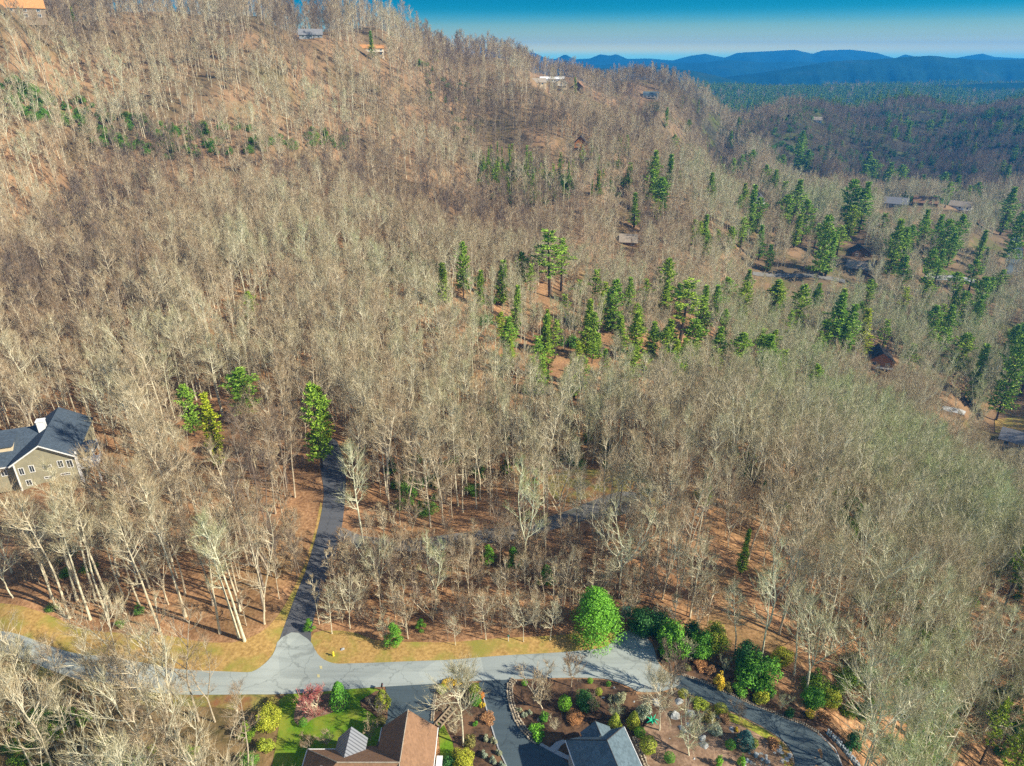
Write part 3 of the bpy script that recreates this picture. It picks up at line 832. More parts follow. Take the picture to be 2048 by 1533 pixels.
mountain(4100, [(1380,168),(1480,150),(1560,140),(1640,127),(1700,121),(1760,118),(1830,113),(1860,112),(1900,117),(1960,120),(2048,119),(2200,124),(2500,132)], 'dark forested ridge in front of the skyline at the right', 1200, 1.6, 420, 26, 5, -170)
mountain(3300, [(850,160),(1000,142),(1080,136),(1200,137),(1290,135),(1340,137),(1400,145),(1450,156),(1520,170),(1600,182)], 'low dark blue ridge behind the left hill', 800, 1.6, 360, 22, 7, -160)
mountain(2600, [(1560,206),(1650,190),(1750,176),(1850,172),(1950,168),(2048,166),(2250,168),(2500,176)], 'dark foothill beyond the right woods', 600, 1.8, 300, 22, 9, -130)

# ------------------------------------------------------------------ houses
def flat(name, c, rough=.8, spec=.2, var=.12, sc=1.2):
    m = NT(name)
    k = m.ramp(m.noise(sc, 4), [(.3, tuple(x * (1 - var) for x in c)), (.7, tuple(min(1, x * (1 + var)) for x in c))])
    return m.col(k, rough, spec)
def shingle(name, c, row=.28, var=.25, bump=.5):
    m = NT(name)
    P = m.pos()
    sx = m.n('SeparateXYZ'); m.l(P, sx.inputs[0])
    w = m.n('TexWave'); w.wave_type = 'BANDS'; w.bands_direction = 'Z'; w.inputs['Scale'].default_value = 1 / row / 2
    w.inputs['Distortion'].default_value = .6; w.inputs['Detail'].default_value = 2; m.l(P, w.inputs['Vector'])
    vo = m.n('TexVoronoi'); vo.inputs['Scale'].default_value = 3.2; m.l(P, vo.inputs['Vector'])
    k = m.ramp(vo.outputs['Color'], [(0, tuple(x * (1 - var) for x in c)), (1, tuple(x * (1 + var) for x in c))])
    k = m.mix(m.ramp(w.outputs['Fac'], [(.0, (.35,) * 3), (.25, (0, 0, 0))]), k, m.mul(k, .6))
    k = m.mix(m.ramp(m.noise(.5, 3, P), [(.4, (0, 0, 0)), (.7, (.5,) * 3)]), k, m.mul(k, .82))
    m.bump(w.outputs['Fac'], bump, .03)
    return m.col(k, .9, .1)
def siding(name, c, row=.22):
    m = NT(name)
    w = m.n('TexWave'); w.bands_direction = 'Z'; w.inputs['Scale'].default_value = 1 / row / 2; m.l(m.pos(), w.inputs['Vector'])
    k = m.ramp(m.noise(.9, 4), [(.3, tuple(x * .85 for x in c)), (.7, tuple(x * 1.1 for x in c))])
    k = m.mix(m.ramp(w.outputs['Fac'], [(0, (.5,) * 3), (.2, (0, 0, 0))]), k, m.mul(k, .55))
    return m.col(k, .8, .15)
M['brown_roof'] = shingle('brown_shingles', (.27, .155, .09), var=.16)
M['slate'] = shingle('slate_blue_shingles', (.07, .092, .118))
M['bluegrey'] = shingle('blue_grey_shingles', (.12, .165, .19), .25)
M['orange_roof'] = shingle('orange_shingles', (.56, .27, .11))
M['tan_roof'] = shingle('tan_shingles', (.36, .30, .23))
M['grey_roof'] = shingle('grey_shingles', (.22, .22, .23))
M['dark_roof'] = shingle('dark_shingles', (.07, .065, .065))
M['white'] = flat('white_paint', (.78, .77, .74), .6, .3, .04)
M['cream'] = flat('cream_stucco', (.62, .50, .33), .8)
M['olive_wall'] = siding('olive_grey_siding', (.34, .31, .21))
M['brown_wall'] = siding('brown_siding', (.20, .12, .07))
M['log'] = siding('orange_log_wall', (.46, .20, .07), .35)
M['grey_wall'] = siding('grey_siding', (.30, .31, .32))
M['stone_wall'] = speckle('brown_stone', (.13, .095, .065), (.36, .28, .2), 3.0, .9)
gm_ = NT('window_glass'); M['glass'] = gm_.col((.03, .04, .05), .15, .6)
mt_ = NT('grey_seam_metal')
w_ = mt_.n('TexWave'); w_.bands_direction = 'Y'; w_.inputs['Scale'].default_value = .62; mt_.l(mt_.pos(), w_.inputs['Vector'])
M['seam'] = mt_.col(mt_.ramp(w_.outputs['Fac'], [(0, (.07, .075, .085)), (.2, (.20, .21, .23)), (1, (.24, .25, .27))]), .5, .4)
def V3(*a): return Vector(a)
def slab(mb, top, th=.22):
    """a roof plane with thickness"""
    mb.prism(top, [V3(p[0], p[1], p[2] - th) for p in top])
def gable_roof(mb, x0, x1, y0, y1, ze, zr, axis='x', oh=.5, th=.22):
    if axis == 'x':
        ym = (y0 + y1) / 2; s = (zr - ze) / ((y1 - y0) / 2); zo = ze - s * oh
        slab(mb, [V3(x0 - oh, y0 - oh, zo), V3(x1 + oh, y0 - oh, zo), V3(x1 + oh, ym, zr), V3(x0 - oh, ym, zr)], th)
        slab(mb, [V3(x1 + oh, y1 + oh, zo), V3(x0 - oh, y1 + oh, zo), V3(x0 - oh, ym + .002, zr + .003), V3(x1 + oh, ym + .002, zr + .003)], th)
    else:
        xm = (x0 + x1) / 2; s = (zr - ze) / ((x1 - x0) / 2); zo = ze - s * oh
        slab(mb, [V3(x0 - oh, y1 + oh, zo), V3(x0 - oh, y0 - oh, zo), V3(xm, y0 - oh, zr), V3(xm, y1 + oh, zr)], th)
        slab(mb, [V3(x1 + oh, y0 - oh, zo), V3(x1 + oh, y1 + oh, zo), V3(xm + .002, y1 + oh, zr + .003), V3(xm + .002, y0 - oh, zr + .003)], th)
def gable_body(mb, x0, x1, y0, y1, z0, ze, zr, axis='x', drop=.26):
    """walls with gable ends, as a closed solid"""
    if axis == 'x':
        ym = (y0 + y1) / 2
        a = [V3(x0, y0, z0), V3(x0, y1, z0), V3(x0, y1, ze - drop), V3(x0, ym, zr - drop), V3(x0, y0, ze - drop)]
        b = [V3(x1, p.y, p.z) for p in a]
    else:
        xm = (x0 + x1) / 2
        a = [V3(x0, y0, z0), V3(x1, y0, z0), V3(x1, y0, ze - drop), V3(xm, y0, zr - drop), V3(x0, y0, ze - drop)]
        b = [V3(p.x, y1, p.z) for p in a]
    mb.prism(a, b)
def window(parent, x, y, z, w, h, side='-y', fr=None):
    """frame with a pane; x, y, z is the middle of the opening on the wall face"""
    F, P = MB(), MB()
    t = .12
    def put(mb, a0, a1, b0, b1, d0, d1):
        if side in ('-y', '+y'):
            s = -1 if side == '-y' else 1
            y0, y1 = sorted((y + s * d0, y + s * d1)); mb.box(x + a0, x + a1, y0, y1, z + b0, z + b1)
        else:
            s = -1 if side == '-x' else 1
            x0, x1 = sorted((x + s * d0, x + s * d1)); mb.box(x0, x1, y + a0, y + a1, z + b0, z + b1)
    W2, H2 = w / 2, h / 2
    put(F, -W2 - t, W2 + t, H2, H2 + t, -.05, .08); put(F, -W2 - t, W2 + t, -H2 - t, -H2, -.05, .10)
    put(F, -W2 - t, -W2, -H2, H2, -.05, .08); put(F, W2, W2 + t, -H2, H2, -.05, .08)
    put(F, -.03, .03, -H2, H2, .02, .06)
    put(P, -W2, W2, -H2, H2, -.04, .02)
    f = F.build('window', fr or M['white'], parent)
    P.build('pane', M['glass'], f)

# the brown roofed house at the bottom
h1 = empty('brown_roofed_house', (0, 0, 0)); tag(h1, 'house with brown shingle roof and a grey metal porch gable beside the green lawn', 'house')
b = MB()
b.box(-27.9, -18.2, 52, 63.0, -.3, 2.85); gable_body(b, -18.2, -11.2, 50, 66.6, -.3, 3.3, 6.3, 'y'); b.box(-24.2, -20.7, 62.9, 64.6, -.3, 2.8)
b.build('wall', M['cream'], h1)
r = MB()
gable_roof(r, -18.2, -11.2, 46, 66.6, 3.25, 6.45, 'y', .5)
r.build('roof', M['brown_roof'], h1)
r = MB()
RZ, EZ = 6.62, 2.95; sl_ = (RZ - EZ) / (63.5 - 59.0)
slab(r, [V3(-28.4, 63.5, EZ), V3(-22.9, 59.0, RZ), V3(-14.6, 59.0, RZ), V3(-14.6, 60.6, RZ - 1.6 * sl_), V3(-18.9, 64.9, EZ - 1.4 * sl_), V3(-22.2, 64.9, EZ - 1.4 * sl_), V3(-22.2, 63.5, EZ)])
slab(r, [V3(-28.4, 63.5, EZ), V3(-28.4, 54.5, EZ), V3(-22.9, 59.0 - .003, RZ)])
slab(r, [V3(-28.4, 54.5, EZ), V3(-14.6, 54.5, EZ), V3(-14.6, 59.0 - .004, RZ), V3(-22.9, 59.0 - .004, RZ)])
r.build('roof', M['brown_roof'], h1)
r = MB(); gable_roof(r, -24.3, -20.6, 60.4, 65.0, 3.3, 5.35, 'y', .25, .15)
r.build('porch_roof', M['seam'], h1)
r = MB(); gable_body(r, -24.2, -20.7, 60.6, 64.9, 2.0, 3.3, 5.3, 'y', .2); r.build('porch_gable', M['cream'], h1)
r = MB(); r.tube([V3(-22.9, 58.95, RZ + .06), V3(-14.7, 58.95, RZ + .06)], [.09, .09], 6, True); r.tube([V3(-28.4, 63.5, EZ + .06), V3(-22.9, 59, RZ + .06)], [.08, .08], 6, True)
r.tube([V3(-14.7, 67.1, 6.5), V3(-14.7, 46, 6.5)], [.08, .08], 6, True)
r.build('ridge_cap', M['tan_roof'], h1)
for p in ([(-28.45, 63.62, EZ - .1), (-22.3, 63.62, EZ - .1)], [(-28.5, 63.5, EZ - .1), (-28.5, 54.5, EZ - .1)], [(-10.66, 67.1, 2.72), (-10.66, 46, 2.72)], [(-18.74, 67.1, 2.72), (-18.74, 64.9, 2.72)]):
    r = MB(); r.tube([V3(*q) for q in p], [.08, .08], 5, True); r.build('gutter', M['white'], h1)
r = MB(); r.tube([V3(-24.6, 57.6, 5.3), V3(-24.6, 57.6, 7.1)], [.32, .32], 12, True); r.tube([V3(-24.6, 57.6, 7.1), V3(-24.6, 57.6, 7.3)], [.42, .42], 12, True)
r.build('chimney', M['white'], h1)
for yy in (62.9, 60.9):
    q = MB(); q.box(-10.5, -9.75, yy - .75, yy + .75, 0, 1.3); q.box(-10.55, -9.7, yy - .8, yy + .8, 1.3, 1.4)
    ob = q.build('storage_box', M['white'], None, (0, 0, 0)); tag(ob, 'white box against the right side of the brown roofed house, %s of the two' % ('upper' if yy > 62 else 'lower'), 'box')
clear_at(-20, 60, 11, 0)

# the slate blue roofed house at the bottom
h2 = empty('blue_roofed_house', (0, 0, 0)); tag(h2, 'house with slate blue hip roof between the driveways and the boulder garden', 'house')
NW, NE, AP = V3(7.5, 64.0, 4.3), V3(15.8, 66.1, 4.3), V3(12.6, 61.2, 7.9)
dr = V3(.245, -.97, 0); SW, SE, RS = NW + dr * 16, NE + dr * 16, AP + dr * 8.5
r = MB()
slab(r, [NW, AP, NE]); slab(r, [SW, RS, AP + V3(-.003, 0, 0), NW + V3(-.003, 0, 0)]); slab(r, [NE + V3(.003, 0, 0), AP + V3(.003, 0, 0), RS + V3(.003, 0, 0), SE]); slab(r, [SE, RS, SW])
r.build('roof', M['bluegrey'], h2)
ctr = (NW + NE + SW + SE) / 4
def ins(p, z): 
    q = ctr + (p - ctr) * .93; return V3(q.x, q.y, z)
r = MB(); r.prism([ins(p, 4.15) for p in (NW, NE, SE, SW)], [ins(p, -.6) for p in (NW, NE, SE, SW)]); r.build('wall', M['grey_wall'], h2)
r = MB(); a1, a2, wv, ev = V3(11.55, 65.4, 6.3), V3(12.1, 63.2, 6.3), V3(9.6, 65.2, 4.3), V3(13.8, 66.1, 4.3)
wv2, ev2 = wv + V3(.7, -2.6, 0), ev + V3(.6, -2.6, 0)
slab(r, [wv, wv2, a2, a1], .15); slab(r, [ev, a1 + V3(.003, 0, 0), a2 + V3(.003, 0, 0), ev2], .15); r.build('porch_roof', M['bluegrey'], h2)
r = MB(); r.prism([a1 + V3(0, -.3, -.25), wv + V3(.3, -.3, -.1), V3(9.9, 64.9, -.3), V3(13.5, 65.8, -.3), ev + V3(-.3, -.3, -.1)], [p + V3(.5, -2, 0) for p in (a1 + V3(0, -.3, -.25), wv + V3(.3, -.3, -.1), V3(9.9, 64.9, -.3), V3(13.5, 65.8, -.3), ev + V3(-.3, -.3, -.1))])
r.build('porch_gable', M['grey_wall'], h2)
r = MB()
for p, q in ((NW, AP), (NE, AP), (AP, RS), (a1, a2)): r.tube([p + V3(0, 0, .05), q + V3(0, 0, .05)], [.07, .07], 5, True)
r.build('ridge_cap', M['dark_roof'], h2)
r = MB(); r.tube([SW + V3(-.1, 0, -.12), NW + V3(-.1, 0, -.12)], [.07, .07], 5, True); r.build('gutter', M['white'], h2)
r = MB(); r.tube([SE + V3(.1, 0, -.12), NE + V3(.1, 0, -.12)], [.07, .07], 5, True)
r.build('gutter', M['white'], h2)
clear_at(13, 60, 10, 0)

# the grey roofed house in the left woods
zc = float(hz(-104, 132)) - .6
h3 = empty('grey_roofed_house', (-103.6, 128.9, zc), R(19)); h3.scale = (.93, .93, .93); tag(h3, 'large olive sided house with slate grey roof, white trim and balcony in the left woods', 'house')
b = MB(); gable_body(b, -6.3, 6.3, 0, 19, -1, 7.6, 11.4, 'y'); b.build('wall', M['olive_wall'], h3)
b = MB(); gable_body(b, -36, -6.3, 2.0, 20, -1, 6.4, 11.0, 'x'); b.build('wall', M['olive_wall'], h3)
r = MB(); gable_roof(r, -6.3, 6.3, 0, 19, 7.6, 11.5, 'y', .7); r.build('roof', M['slate'], h3)
r = MB(); gable_roof(r, -36, -1.5, 2.0, 20, 6.4, 11.15, 'x', .7); r.build('roof', M['slate'], h3)
r = MB(); r.box(-12.6, -7.4, 5.2, 9.5, 7.6, 9.6); dm = r.build('dormer', M['cream'], h3)
r = MB(); slab(r, [V3(-13, 4.7, 9.6), V3(-7, 4.7, 9.6), V3(-7, 10.5, 10.9), V3(-13, 10.5, 10.9)], .2); r.build('dormer_roof', M['slate'], dm)
r = MB(); r.box(-2.2, -.6, 8.6, 10.2, 9.5, 13.0); r.box(-2.35, -.45, 8.45, 10.35, 13.0, 13.25); r.build('chimney', M['white'], h3)
r = MB()
for s in (-1, 1):
    n = V3(s * 7.1, -.8, 7.02); a = V3(0, -.8, 11.42)
    r.prism([n, a, a + V3(0, 0, .0) + V3(0, -.08, 0), n + V3(0, -.08, 0)], [n + V3(0, 0, -.35), a + V3(0, 0, -.35), a + V3(0, -.08, -.35), n + V3(0, -.08, -.35)])
r.build('barge_board', M['white'], h3)
r = MB()
for x in (-6.35, 6.35): r.box(x - .15, x + .15, -.12, .15, -1, 7.4)
r.box(-36, -7.1, 1.15, 1.3, 5.75, 6.0); r.build('corner_trim', M['white'], h3)
for x, z, w, h in ((-5.2, 4.9, .9, 1.7), (-3.0, 5.2, .9, 1.7), (0.2, 5.2, 1.6, .45), (3.0, 5.3, 1.0, 1.7), (4.9, 5.0, 1.1, 1.9), (-.3, 2.2, 1.5, .4), (3.4, 2.4, 1.9, .4), (-4.5, 1.6, 1.0, 1.4)):
    window(h3, x, 0, z, w, h)
for x in (-9.5, -13, -17): window(h3, x, 2.0, 4.2, 1.1, 1.6)
r = MB(); r.box(6.4, 10.6, -.2, 5.2, 3.2, 3.45); dk = r.build('balcony', M['white'], h3)
for x, y in ((6.7, 0), (10.4, 0), (10.4, 5)):
    r = MB(); r.box(x - .16, x + .16, y - .16, y + .16, -1.2, 8.0); r.build('post', M['white'], h3)
r = MB()
for x in np.arange(6.6, 10.6, .35): r.box(x - .03, x + .03, -.13, -.07, 3.45, 4.4)
for y in np.arange(0, 5.2, .35): r.box(10.47, 10.53, y - .03, y + .03, 3.45, 4.4)
r.box(6.4, 10.6, -.16, -.04, 4.4, 4.5); r.box(10.44, 10.56, -.1, 5.2, 4.4, 4.5); r.build('railing', M['white'], dk)
r = MB(); gable_roof(r, 7.0, 10.4, .2, 5, 7.4, 7.9, 'y', .4); r.build('balcony_roof', M['slate'], h3)
for x, z in ((8.0, 6.0),): window(h3, 6.3, 2.2, 5.2, 1.6, 1.9, '+x')
clear_at(-106, 137, 12, 36); clear_at(-123, 133, 14, 30); SIGHT.append((-100.5, 129.5, zc + 2.0, 10)); SIGHT.append((-112, 127, zc + 4.0, 8))

def far_house(name, label, u, v, L, Wd, hw, hr, wall, roof, wins=3, rz=0.0, axis='x', chim=True, deck=None, r=None, front=46, low=0, hip=False):
    p = G(u, v)
    away = math.atan2(-p.x, p.y)
    e = empty(name, (p.x, p.y, p.z - .5), away + rz); tag(e, label, 'house')
    x0, x1, y0, y1 = -L / 2, L / 2, 0, Wd
    z1 = low + hw
    b = MB(); gable_body(b, x0, x1, y0, y1, -3, z1, z1 + hr, axis); b.build('wall', M[wall], e)
    q = MB()
    gable_roof(q, x0, x1, y0, y1, z1, z1 + hr + .1, axis, .6)
    q.build('roof', M[roof], e)
    for i in range(wins):
        x = x0 + L * (i + .5) / wins
        window(e, x, 0, z1 - 1.5, min(1.6, L / wins * .5), 1.5)
        if hw > 4.5: window(e, x, 0, z1 - 4.2, min(1.6, L / wins * .5), 1.4)
    if chim:
        q = MB(); q.box(x1 - 3.4, x1 - 2.4, Wd * .55, Wd * .55 + 1, z1, z1 + hr + 1.1); q.build('chimney', M['stone_wall'], e)
    if deck:
        q = MB(); q.box(x0, x1, -2.6, -.02, z1 - 2.9, z1 - 2.7); d = q.build('deck', M[deck], e)
        q = MB()
        q.box(x0, x1, -2.62, -2.56, z1 - 1.85, z1 - 1.75)
        for x in np.arange(x0, x1 + .1, .6): q.box(x - .03, x + .03, -2.61, -2.57, z1 - 2.7, z1 - 1.85)
        q.build('railing', M[deck], d)
        for x in (x0 + .2, 0, x1 - .2):
            q = MB(); q.box(x - .12, x + .12, -2.5, -2.26, -4, z1 - 2.9); q.build('post', M[deck], d)
    rr = r or max(L, Wd) * .62
    clear_at(p.x, p.y + Wd / 2, rr, front * .35)
    if name != 'hilltop_house': SIGHT.append((p.x, p.y, p.z + z1 * .55, L * .5))
    return e
far_house('hilltop_house', 'long orange roofed house with white framed windows on the hilltop at the top left corner', 40, 36, 26, 12, 6.0, 4.5, 'stone_wall', 'orange_roof', 4, .0, 'x', True, None, 12, 8)
far_house('ridge_house', 'dark roofed house on the skyline ridge among bare trees', 622, 78, 17, 10, 3.6, 3.6, 'grey_wall', 'grey_roof', 3, 0, 'x', True, None, 11, 40)
far_house('ridge_house', 'orange roofed house with a white terrace below the skyline trees', 745, 108, 18, 10, 4.8, 2.2, 'cream', 'orange_roof', 4, 0, 'x', True, 'white', 13, 50)
far_house('ridge_house', 'small tan roofed house, leftmost of the cluster on the saddle', 1078, 172, 15, 10, 4, 3.5, 'cream', 'tan_roof', 2, .2, 'x', False, None, 13, 60)
far_house('ridge_house', 'tall cream house with balconies in the cluster on the saddle', 1122, 180, 13, 10, 7.5, 3.5, 'cream', 'tan_roof', 3, 0, 'y', True, 'white', 14, 60)
far_house('ridge_house', 'brown gabled house, rightmost of the cluster on the saddle', 1156, 182, 11, 11, 4.5, 5, 'brown_wall', 'brown_roof', 2, -.2, 'y', False, None, 13, 60)
far_house('valley_house', 'long white roofed building beyond the saddle', 1104, 165, 26, 10, 4, 2, 'white', 'white', 3, 0, 'x', False, None, 18, 60)
far_house('ridge_house', 'blue grey roofed house with a pale deck on the wooded spur', 1301, 198, 17, 10, 4.5, 3.4, 'white', 'bluegrey', 4, 0, 'x', False, 'tan_roof', 13, 60)
far_house('log_cabin', 'orange log cabin with a steep gable and porch on the hillside', 1161, 300, 9.5, 10, 5.2, 4.6, 'log', 'dark_roof', 2, 0, 'y', True, 'log', 10, 50)
far_house('gabled_house', 'pale grey house with steep white gables among the pines', 1517, 416, 9, 11, 6.5, 4.2, 'white', 'grey_roof', 2, .15, 'y', False, 'white', 9, 58)
far_house('valley_house', 'grey roofed house with pale blue front, left of three in the valley', 1790, 414, 18, 12, 3.4, 4.2, 'grey_wall', 'grey_roof', 4, 0, 'x', False, None, 13, 66)
far_house('valley_house', 'dark brown roofed house in the middle of three in the valley', 1850, 412, 18, 12, 3.2, 4.0, 'brown_wall', 'brown_roof', 3, .1, 'x', False, None, 13, 60)
far_house('valley_house', 'brown roofed house with long white eave, right of three in the valley', 1918, 420, 17, 11, 3.8, 3.2, 'white', 'tan_roof', 3, -.1, 'x', False, 'white', 13, 66)
far_house('valley_house', 'tan roofed house with a dark dormer behind the pale road', 1716, 545, 15, 11, 3.2, 3.4, 'brown_wall', 'tan_roof', 3, 0, 'x', True, None, 13, 60)
far_house('valley_house', 'dark roofed house half hidden behind pines', 1722, 515, 12, 10, 3.5, 3.8, 'brown_wall', 'dark_roof', 2, .3, 'y', False, None, 8, 26)
far_house('hidden_house', 'pale brown roof with a small gable deep in the bare trees', 1256, 492, 10, 9, 3, 3.4, 'brown_wall', 'tan_roof', 2, 0, 'x', False, None, 8, 46)
far_house('cabin', 'dark roofed cabin with orange timber trim and a pale deck in the right woods', 1760, 735, 12, 12, 3.6, 4.4, 'log', 'dark_roof', 2, .25, 'y', True, 'grey_wall', 11, 44)
far_house('roadside_house', 'grey roofed house at the right edge beside golden grass', 2040, 898, 16, 10, 3.0, 3.2, 'cream', 'grey_roof', 3, 0, 'x', False, None, 13, 12)
far_house('small_cabin', 'tiny pale house on the dark right ridge', 1634, 245, 12, 9, 3.6, 3.4, 'white', 'tan_roof', 2, 0, 'x', False, None, 12, 50)
# ------------------------------------------------------------------ gardens beside the road
def leafc(name, a, b, c=None): return leaf_mat(name, a, b, c)
LC = dict(
 green=leafc('mid_green_leaves', (0.039, 0.130, 0.016), (0.104, 0.312, 0.026), (0.169, 0.442, 0.039)),
 bright=leafc('bright_green_leaves', (0.065, 0.195, 0.016), (0.156, 0.416, 0.023), (0.260, 0.572, 0.052)),
 dark=leafc('dark_green_leaves', (0.016, 0.065, 0.021), (0.039, 0.156, 0.039), (0.091, 0.286, 0.065)),
 yellow=leafc('yellow_green_leaves', (0.143, 0.208, 0.019), (0.338, 0.416, 0.033), (0.494, 0.546, 0.065)),
 gold=leafc('golden_leaves', (0.390, 0.286, 0.026), (0.676, 0.507, 0.026), (0.780, 0.650, 0.078)),
 orange=leafc('orange_leaves', (0.520, 0.182, 0.013), (0.780, 0.325, 0.026)),
 grey=leafc('grey_green_leaves', (0.169, 0.221, 0.143), (0.325, 0.390, 0.273), (0.429, 0.481, 0.364)),
 blue=leafc('blue_green_needles', (0.026, 0.078, 0.065), (0.065, 0.169, 0.143), (0.130, 0.260, 0.221)),
 olive=leafc('olive_leaves', (0.091, 0.104, 0.026), (0.221, 0.234, 0.065), (0.338, 0.312, 0.104)),
 brown=leafc('dry_brown_leaves', (0.182, 0.091, 0.039), (0.390, 0.208, 0.091), (0.546, 0.338, 0.169)))
_sh = {}
def shape(kind, color):
    k = (kind, color)
    if k not in _sh:
        a = dict(cone=(41, 1, 2.5, 2600), ball=(42, 1, 1.6, 1800), loose=(43, 1, 1.6, 1500), tuft=(44, 1, 1.1, 600), column=(45, 1, 3.6, 2200), bigloose=(46, 1, 1.6, 5200))[kind]
        kw = dict(cone=dict(leaf=.16, tight=1, cone=.5), bigloose=dict(leaf=.115, lumps=30), ball=dict(leaf=.15, tight=1), loose=dict(leaf=.19, lumps=14), tuft=dict(leaf=.28, lumps=6), column=dict(leaf=.18, lumps=26, cone=.25))[kind]
        _sh[k] = Kind('%s_shrub_%s' % (kind, color), leafy(*a, **kw), M['dark_bark'], LC[color])
    return _sh[k]
_ri = random.Random(99)
def shrub(kind, color, u, v, w, h, label, group=None, name='shrub', cat='shrub'):
    if kind == 'loose' and w >= 3: kind = 'bigloose'
    p = G(u, v); K = shape(kind, color)
    ref = dict(bigloose=1.6, cone=2.5, ball=1.6, loose=1.6, tuft=1.1, column=3.6)[kind]
    e = empty(name, (p.x, p.y, p.z), _ri.random() * 6.28)
    e.scale = (w / 2, w / 2, h / ref)
    link('stem', K.t, e); f = link('foliage', K.k, e); f['tint'] = _ri.random() * .3
    tag(e, label, cat, group)
    clear_at(p.x, p.y, w * .45, 0)
    return e
for a in [
 ('cone','green',681,1411,3.6,5.0,'plump green cone shaped evergreen on the lawn bed beside the road'),
 ('cone','yellow',766,1410,2.8,3.2,'yellow green evergreen shrub beside the mailbox and first driveway'),
 ('ball','green',607,1451,1.3,1.3,'small round green shrub at the lower tip of the leaf covered bed'),
 ('loose','yellow',540,1452,4.4,3.4,'large loose yellow green shrub at the left edge of the lawn'),
 ('loose','olive',546,1412,2.2,1.6,'olive shrub at the top left corner of the lawn'),
 ('ball','olive',763,1447,1.5,1.3,'round olive shrub between the lawn and the brown roofed house'),
 ('loose','yellow',532,1500,2.8,2.0,'yellowish low shrub where the lawn meets the bare trees'),
 ('ball','yellow',884,1384,1.6,1.3,'yellow green round shrub at the driveway mouth'),
 ('loose','gold',896,1371,2.2,1.0,'golden yellow low shrub along the road edge of the middle bed'),
 ('loose','gold',915,1368,1.6,.9,'small golden shrub beside the road between both driveways'),
 ('ball','yellow',950,1386,1.9,1.7,'clipped round yellow green shrub, upper of two beside the second driveway'),
 ('ball','green',951,1408,1.9,1.9,'clipped round green shrub, lower of two beside the second driveway'),
 ('ball','orange',963,1396,1.0,1.2,'small orange leaved shrub squeezed between two clipped green balls'),
 ('tuft','gold',965,1414,1.2,.9,'bright yellow tuft beside the second driveway'),
 ('tuft','green',949,1450,1.0,.9,'little green tuft in the middle of the brown bed'),
 ('loose','olive',940,1490,2.0,1.6,'olive shrub at the foot of the tall white stemmed tree'),
 ('loose','yellow',928,1530,3.6,2.4,'large yellow green shrub at the bottom between the two houses'),
 ('loose','dark',898,1532,2.0,1.8,'dark green shrub at the bottom beside the lawn strip'),
 ('loose','bright',1073,1474,2.8,2.4,'bright green broad leaved shrub inside the stone edging'),
 ('loose','green',1088,1440,1.6,1.4,'narrow green shrub above the broad leaved one in the dark bed'),
 ('ball','bright',1129,1419,2.1,2.7,'egg shaped bright green shrub in the dark island bed'),
 ('loose','dark',1170,1410,3.8,2.0,'wide dark green spreading shrub in the dark island bed'),
 ('ball','yellow',1197,1389,1.2,1.2,'small round yellow green shrub above the wide dark one'),
 ('ball','bright',1180,1366,.95,.95,'tiny round green shrub near the road, left of a pair'),
 ('ball','bright',1217,1372,.85,.85,'tiny round green shrub near the road, right of a pair'),
 ('ball','bright',1049,1370,1.0,1.0,'tiny round green shrub at the mouth of the second driveway'),
 ('cone','yellow',1229,1458,2.3,3.4,'yellow green cone evergreen, left of a matching pair behind the slate blue roof'),
 ('cone','yellow',1266,1452,2.3,3.1,'yellow green cone evergreen, right of a matching pair behind the slate blue roof'),
 ('ball','bright',1279,1470,1.7,1.2,'round green shrub tucked below the pair of cone evergreens'),
 ('ball','yellow',1295,1503,2.4,2.7,'fat yellow green evergreen at the east side of the slate blue roof'),
 ('ball','green',1338,1522,1.6,1.5,'lone round green shrub on the tan slope'),
 ('loose','grey',1286,1436,2.8,3.0,'grey green loose shrub left of the boulders'),
 ('loose','grey',1240,1405,2.2,2.0,'grey green shrub at the top of the dark island bed'),
 ('ball','yellow',1366,1393,1.6,1.2,'yellow green mound where the curving driveway leaves the road'),
 ('ball','yellow',1441,1424,2.0,1.4,'yellow green mound on the inner edge of the curving driveway'),
 ('tuft','gold',1474,1462,.9,.9,'small golden tuft among the boulders'),
 ('ball','green',1460,1496,1.5,1.4,'round dark shrub left of the blue spruce'),
 ('cone','blue',1489,1490,3.2,2.9,'bushy blue spruce on the tan slope'),
 ('ball','yellow',1506,1492,1.4,1.3,'yellow green ball touching the blue spruce'),
 ('column','bright',1437,1532,1.4,2.8,'bright green upright shrub at the bottom, left of two'),
 ('column','bright',1481,1532,1.3,3.0,'bright green upright shrub at the bottom, right of two'),
 ('loose','olive',1415,1440,2.2,1.3,'olive spreading shrub between boulders'),
 ('loose','yellow',1400,1412,2.6,1.0,'low yellow green spreader behind the largest boulders'),
 ('loose','brown',1545,1492,2.2,1.4,'orange brown dry grasses beside the drive bend'),
 ('loose','grey',1430,1465,2.2,1.3,'grey twiggy mound in the middle of the tan slope'),
 ('loose','brown',1150,1440,3.0,1.0,'brown dried perennials in the dark island bed'),
 ('loose','brown',975,1440,2.6,.8,'brown dried perennials beside the second driveway'),
 ('loose','brown',1448,1440,2.0,1.0,'reddish brown dry shrub among the boulders'),
 ]: shrub(*a)
for i, (u, v, d) in enumerate([(1038,1421,1.1),(1061,1426,1.0),(1050,1434,1.2),(974,1479,1.3),(987,1487,1.3),(970,1511,1.4),(998,1507,1.2),(985,1527,1.4),(1006,1533,1.4)]):
    shrub('tuft', 'grey', u, v, d, d * .8, 'silvery grey green tuft in the %s' % ('dark island bed inside the stone edging' if i < 3 else 'brown bed left of the second driveway'), 'silvery tufts in the dark island bed' if i < 3 else 'silvery tufts beside the second driveway', 'lavender', 'shrub')
